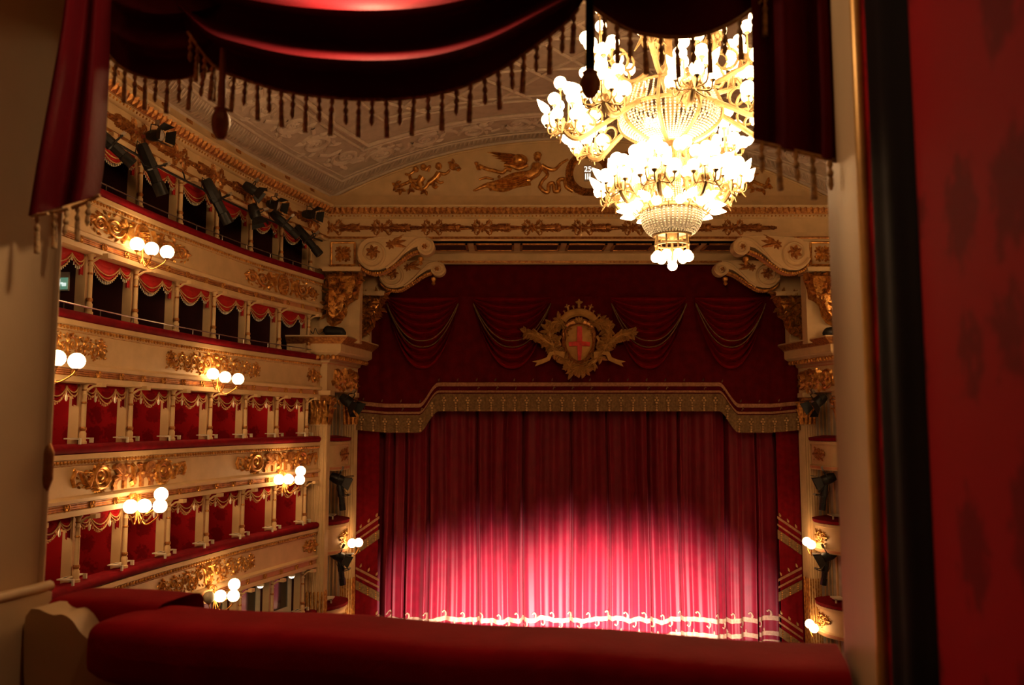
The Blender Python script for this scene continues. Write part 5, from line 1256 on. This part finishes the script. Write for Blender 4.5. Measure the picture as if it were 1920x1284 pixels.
def fringe(par, edge, step, off, flip=0):
    P = [B(a, b_, off + .018) for a, b_ in edge]; acc = step * .5; k = flip
    for a, b_ in zip(P, P[1:]):
        L = (b_ - a).length; acc += L
        while acc > step:
            acc -= step; q = a.lerp(b_, max(0, 1 - acc / L)); o = share('tassel', TAS_L if k % 2 else TAS_S, par, q - Vector(par['_o']), (R.uniform(-.05, .05), R.uniform(-.05, .05), R.uniform(0, 6))); k += 1
    m = MB(); m.tube(P, .005, 6); m.build('edge_gimp', 'gilt_thread', par, 60)
def swag(label, edge, tops, folds, off, amp, nu=70, nv=60, power=1.0):
    """edge: lower edge left to right in picture points; tops: the two upper corners; folds: [(v, depth, width)]"""
    E_ = spline(edge, 8); n = len(E_) - 1
    def pt(a, b_):
        i = a * n; k = min(n - 1, int(i)); f_ = i - k; ex_, ey = E_[k][0] + (E_[k + 1][0] - E_[k][0]) * f_, E_[k][1] + (E_[k + 1][1] - E_[k][1]) * f_
        tx = tops[0][0] + (tops[1][0] - tops[0][0]) * a; ty = tops[0][1] + (tops[1][1] - tops[0][1]) * a
        bb = b_ ** power; s_ = (1 - abs(2 * a - 1) ** 2.2)
        h = 0.
        for v, dd, wd in folds:
            q = (b_ - v) / wd
            h += dd * (math.exp(-q * q) if q < 0 else math.exp(-q * q * 6)) * (.25 + .75 * s_)
        return B(tx + (ex_ - tx) * bb, ty + (ey - ty) * bb, off + h + amp * s_ * (.25 + .75 * math.sin(PI * min(1, b_ * .92))))
    o = thing('box_swag', label, 'drapery', B((edge[0][0] + edge[-1][0]) / 2, max(e[1] for e in edge), off), 'drapery of the near box')
    m = MB(); m.grid(pt, nu, nv); m.build('cloth', 'drape', o, 80); return o, E_
o, E_ = swag('large dark red swag across the top with a bright lit fold', [(352, 60), (400, 122), (460, 150), (560, 176), (700, 187), (820, 176), (920, 140), (1000, 88), (1072, 32), (1110, -30)], ((250, -215), (1180, -215)), [(.30, .06, .07), (.58, .155, .07), (.82, .172, .045)], .0, .0)
fringe(o, E_[0:-6], .0395, .012)
o, E_ = swag('small dark red swag at the top left corner', [(196, 92), (230, 128), (290, 147), (350, 145), (400, 128), (430, 90)], ((150, -260), (470, -260)), [(.45, .06, .08), (.70, .06, .07), (.86, .05, .06)], -.05, .03, 40)
fringe(o, E_[1:-2], .0395, -.06, 1)
o, E_ = swag('dark swag in front of the upper part of the chandelier', [(1096, 0), (1130, 28), (1190, 60), (1270, 70), (1340, 58), (1410, 18), (1450, -30)], ((1050, -215), (1500, -215)), [(.4, .07, .08), (.68, .08, .08)], .0, .02, 40)
fringe(o, E_[2:-4], .0395, .0, 1)
def tail(label, left, right, off, nf, ph, off2=None):
    """left and right: picture points top to bottom"""
    A, C = spline(left, 8), spline(right, 8)
    o = thing('drape_tail', label, 'drapery', B((left[-1][0] + right[-1][0]) / 2, max(left[-1][1], right[-1][1]), off), 'drapery of the near box')
    def pt(a, b_):
        i = min(len(A) - 1, int(round(b_ * (len(A) - 1)))); x = A[i][0] + (C[i][0] - A[i][0]) * a; y = A[i][1] + (C[i][1] - A[i][1]) * a
        o2 = off if off2 is None else off2
        return B(x, y, off + (o2 - off) * a + .022 * math.sin(a * nf * 2 * PI + ph) + .012 * math.sin(a * 3))
    m = MB(); m.grid(pt, 48, len(A) - 1); m.build('cloth', 'drape', o, 80)
    return o, [(left[-1][0] + (right[-1][0] - left[-1][0]) * i / 12, left[-1][1] + (right[-1][1] - left[-1][1]) * i / 12) for i in range(13)]
o, e_ = tail('dark red drape tail hanging on the left pillar', [(132, -120), (118, 30), (92, 180), (70, 300), (53, 405)], [(212, -120), (208, 30), (203, 180), (196, 300), (187, 366)], .24, 1.6, .6, .03)
fringe(o, [(58, 404), (90, 400)], .0395, .22, 1); fringe(o, [(92, 399), (130, 392)], .0395, .13, 1); fringe(o, [(135, 390), (160, 380), (187, 366)], .0395, .03, 1)
o, e_ = tail('black red drape tail hanging on the right of the opening', [(1405, -120), (1409, 20), (1411, 120), (1412, 200), (1412, 264)], [(1562, -120), (1568, 20), (1573, 120), (1577, 220), (1578, 304)], .03, 2.2, 2.5)
fringe(o, e_, .0395, .03)
# turned wooden cord pulls
for (px, y0, y1, y2, lab) in ((413, 92, 196, 262, 'turned wooden acorn pull on a cord at the left of the large swag'), (1107, -40, 128, 184, 'dark turned acorn pull on a cord in front of the chandelier')):
    p = B(px, y2, .05); o = thing('acorn_pull', lab, 'cord pull', p, 'acorn pulls'); z1, z0 = B(px, y1, .05).z, p.z; H = z1 - z0
    m = MB(); m.lathe([(.003, 0), (.012, H * .03), (.021, H * .2), (.026, H * .45), (.025, H * .62), (.018, H * .8), (.021, H * .86), (.010, H * .95), (.006, H)], p, 16); m.build('acorn', 'wood', o, 60)
    m = MB(); m.tube([(p.x, p.y, z1 - .005), (p.x, p.y, B(px, y0, .05).z)], [.012, .009], 8); m.build('cord', 'wood' if px < 600 else 'blackcloth', o, 60)
for o in bpy.data.objects:
    if '_o' in o: del o['_o']
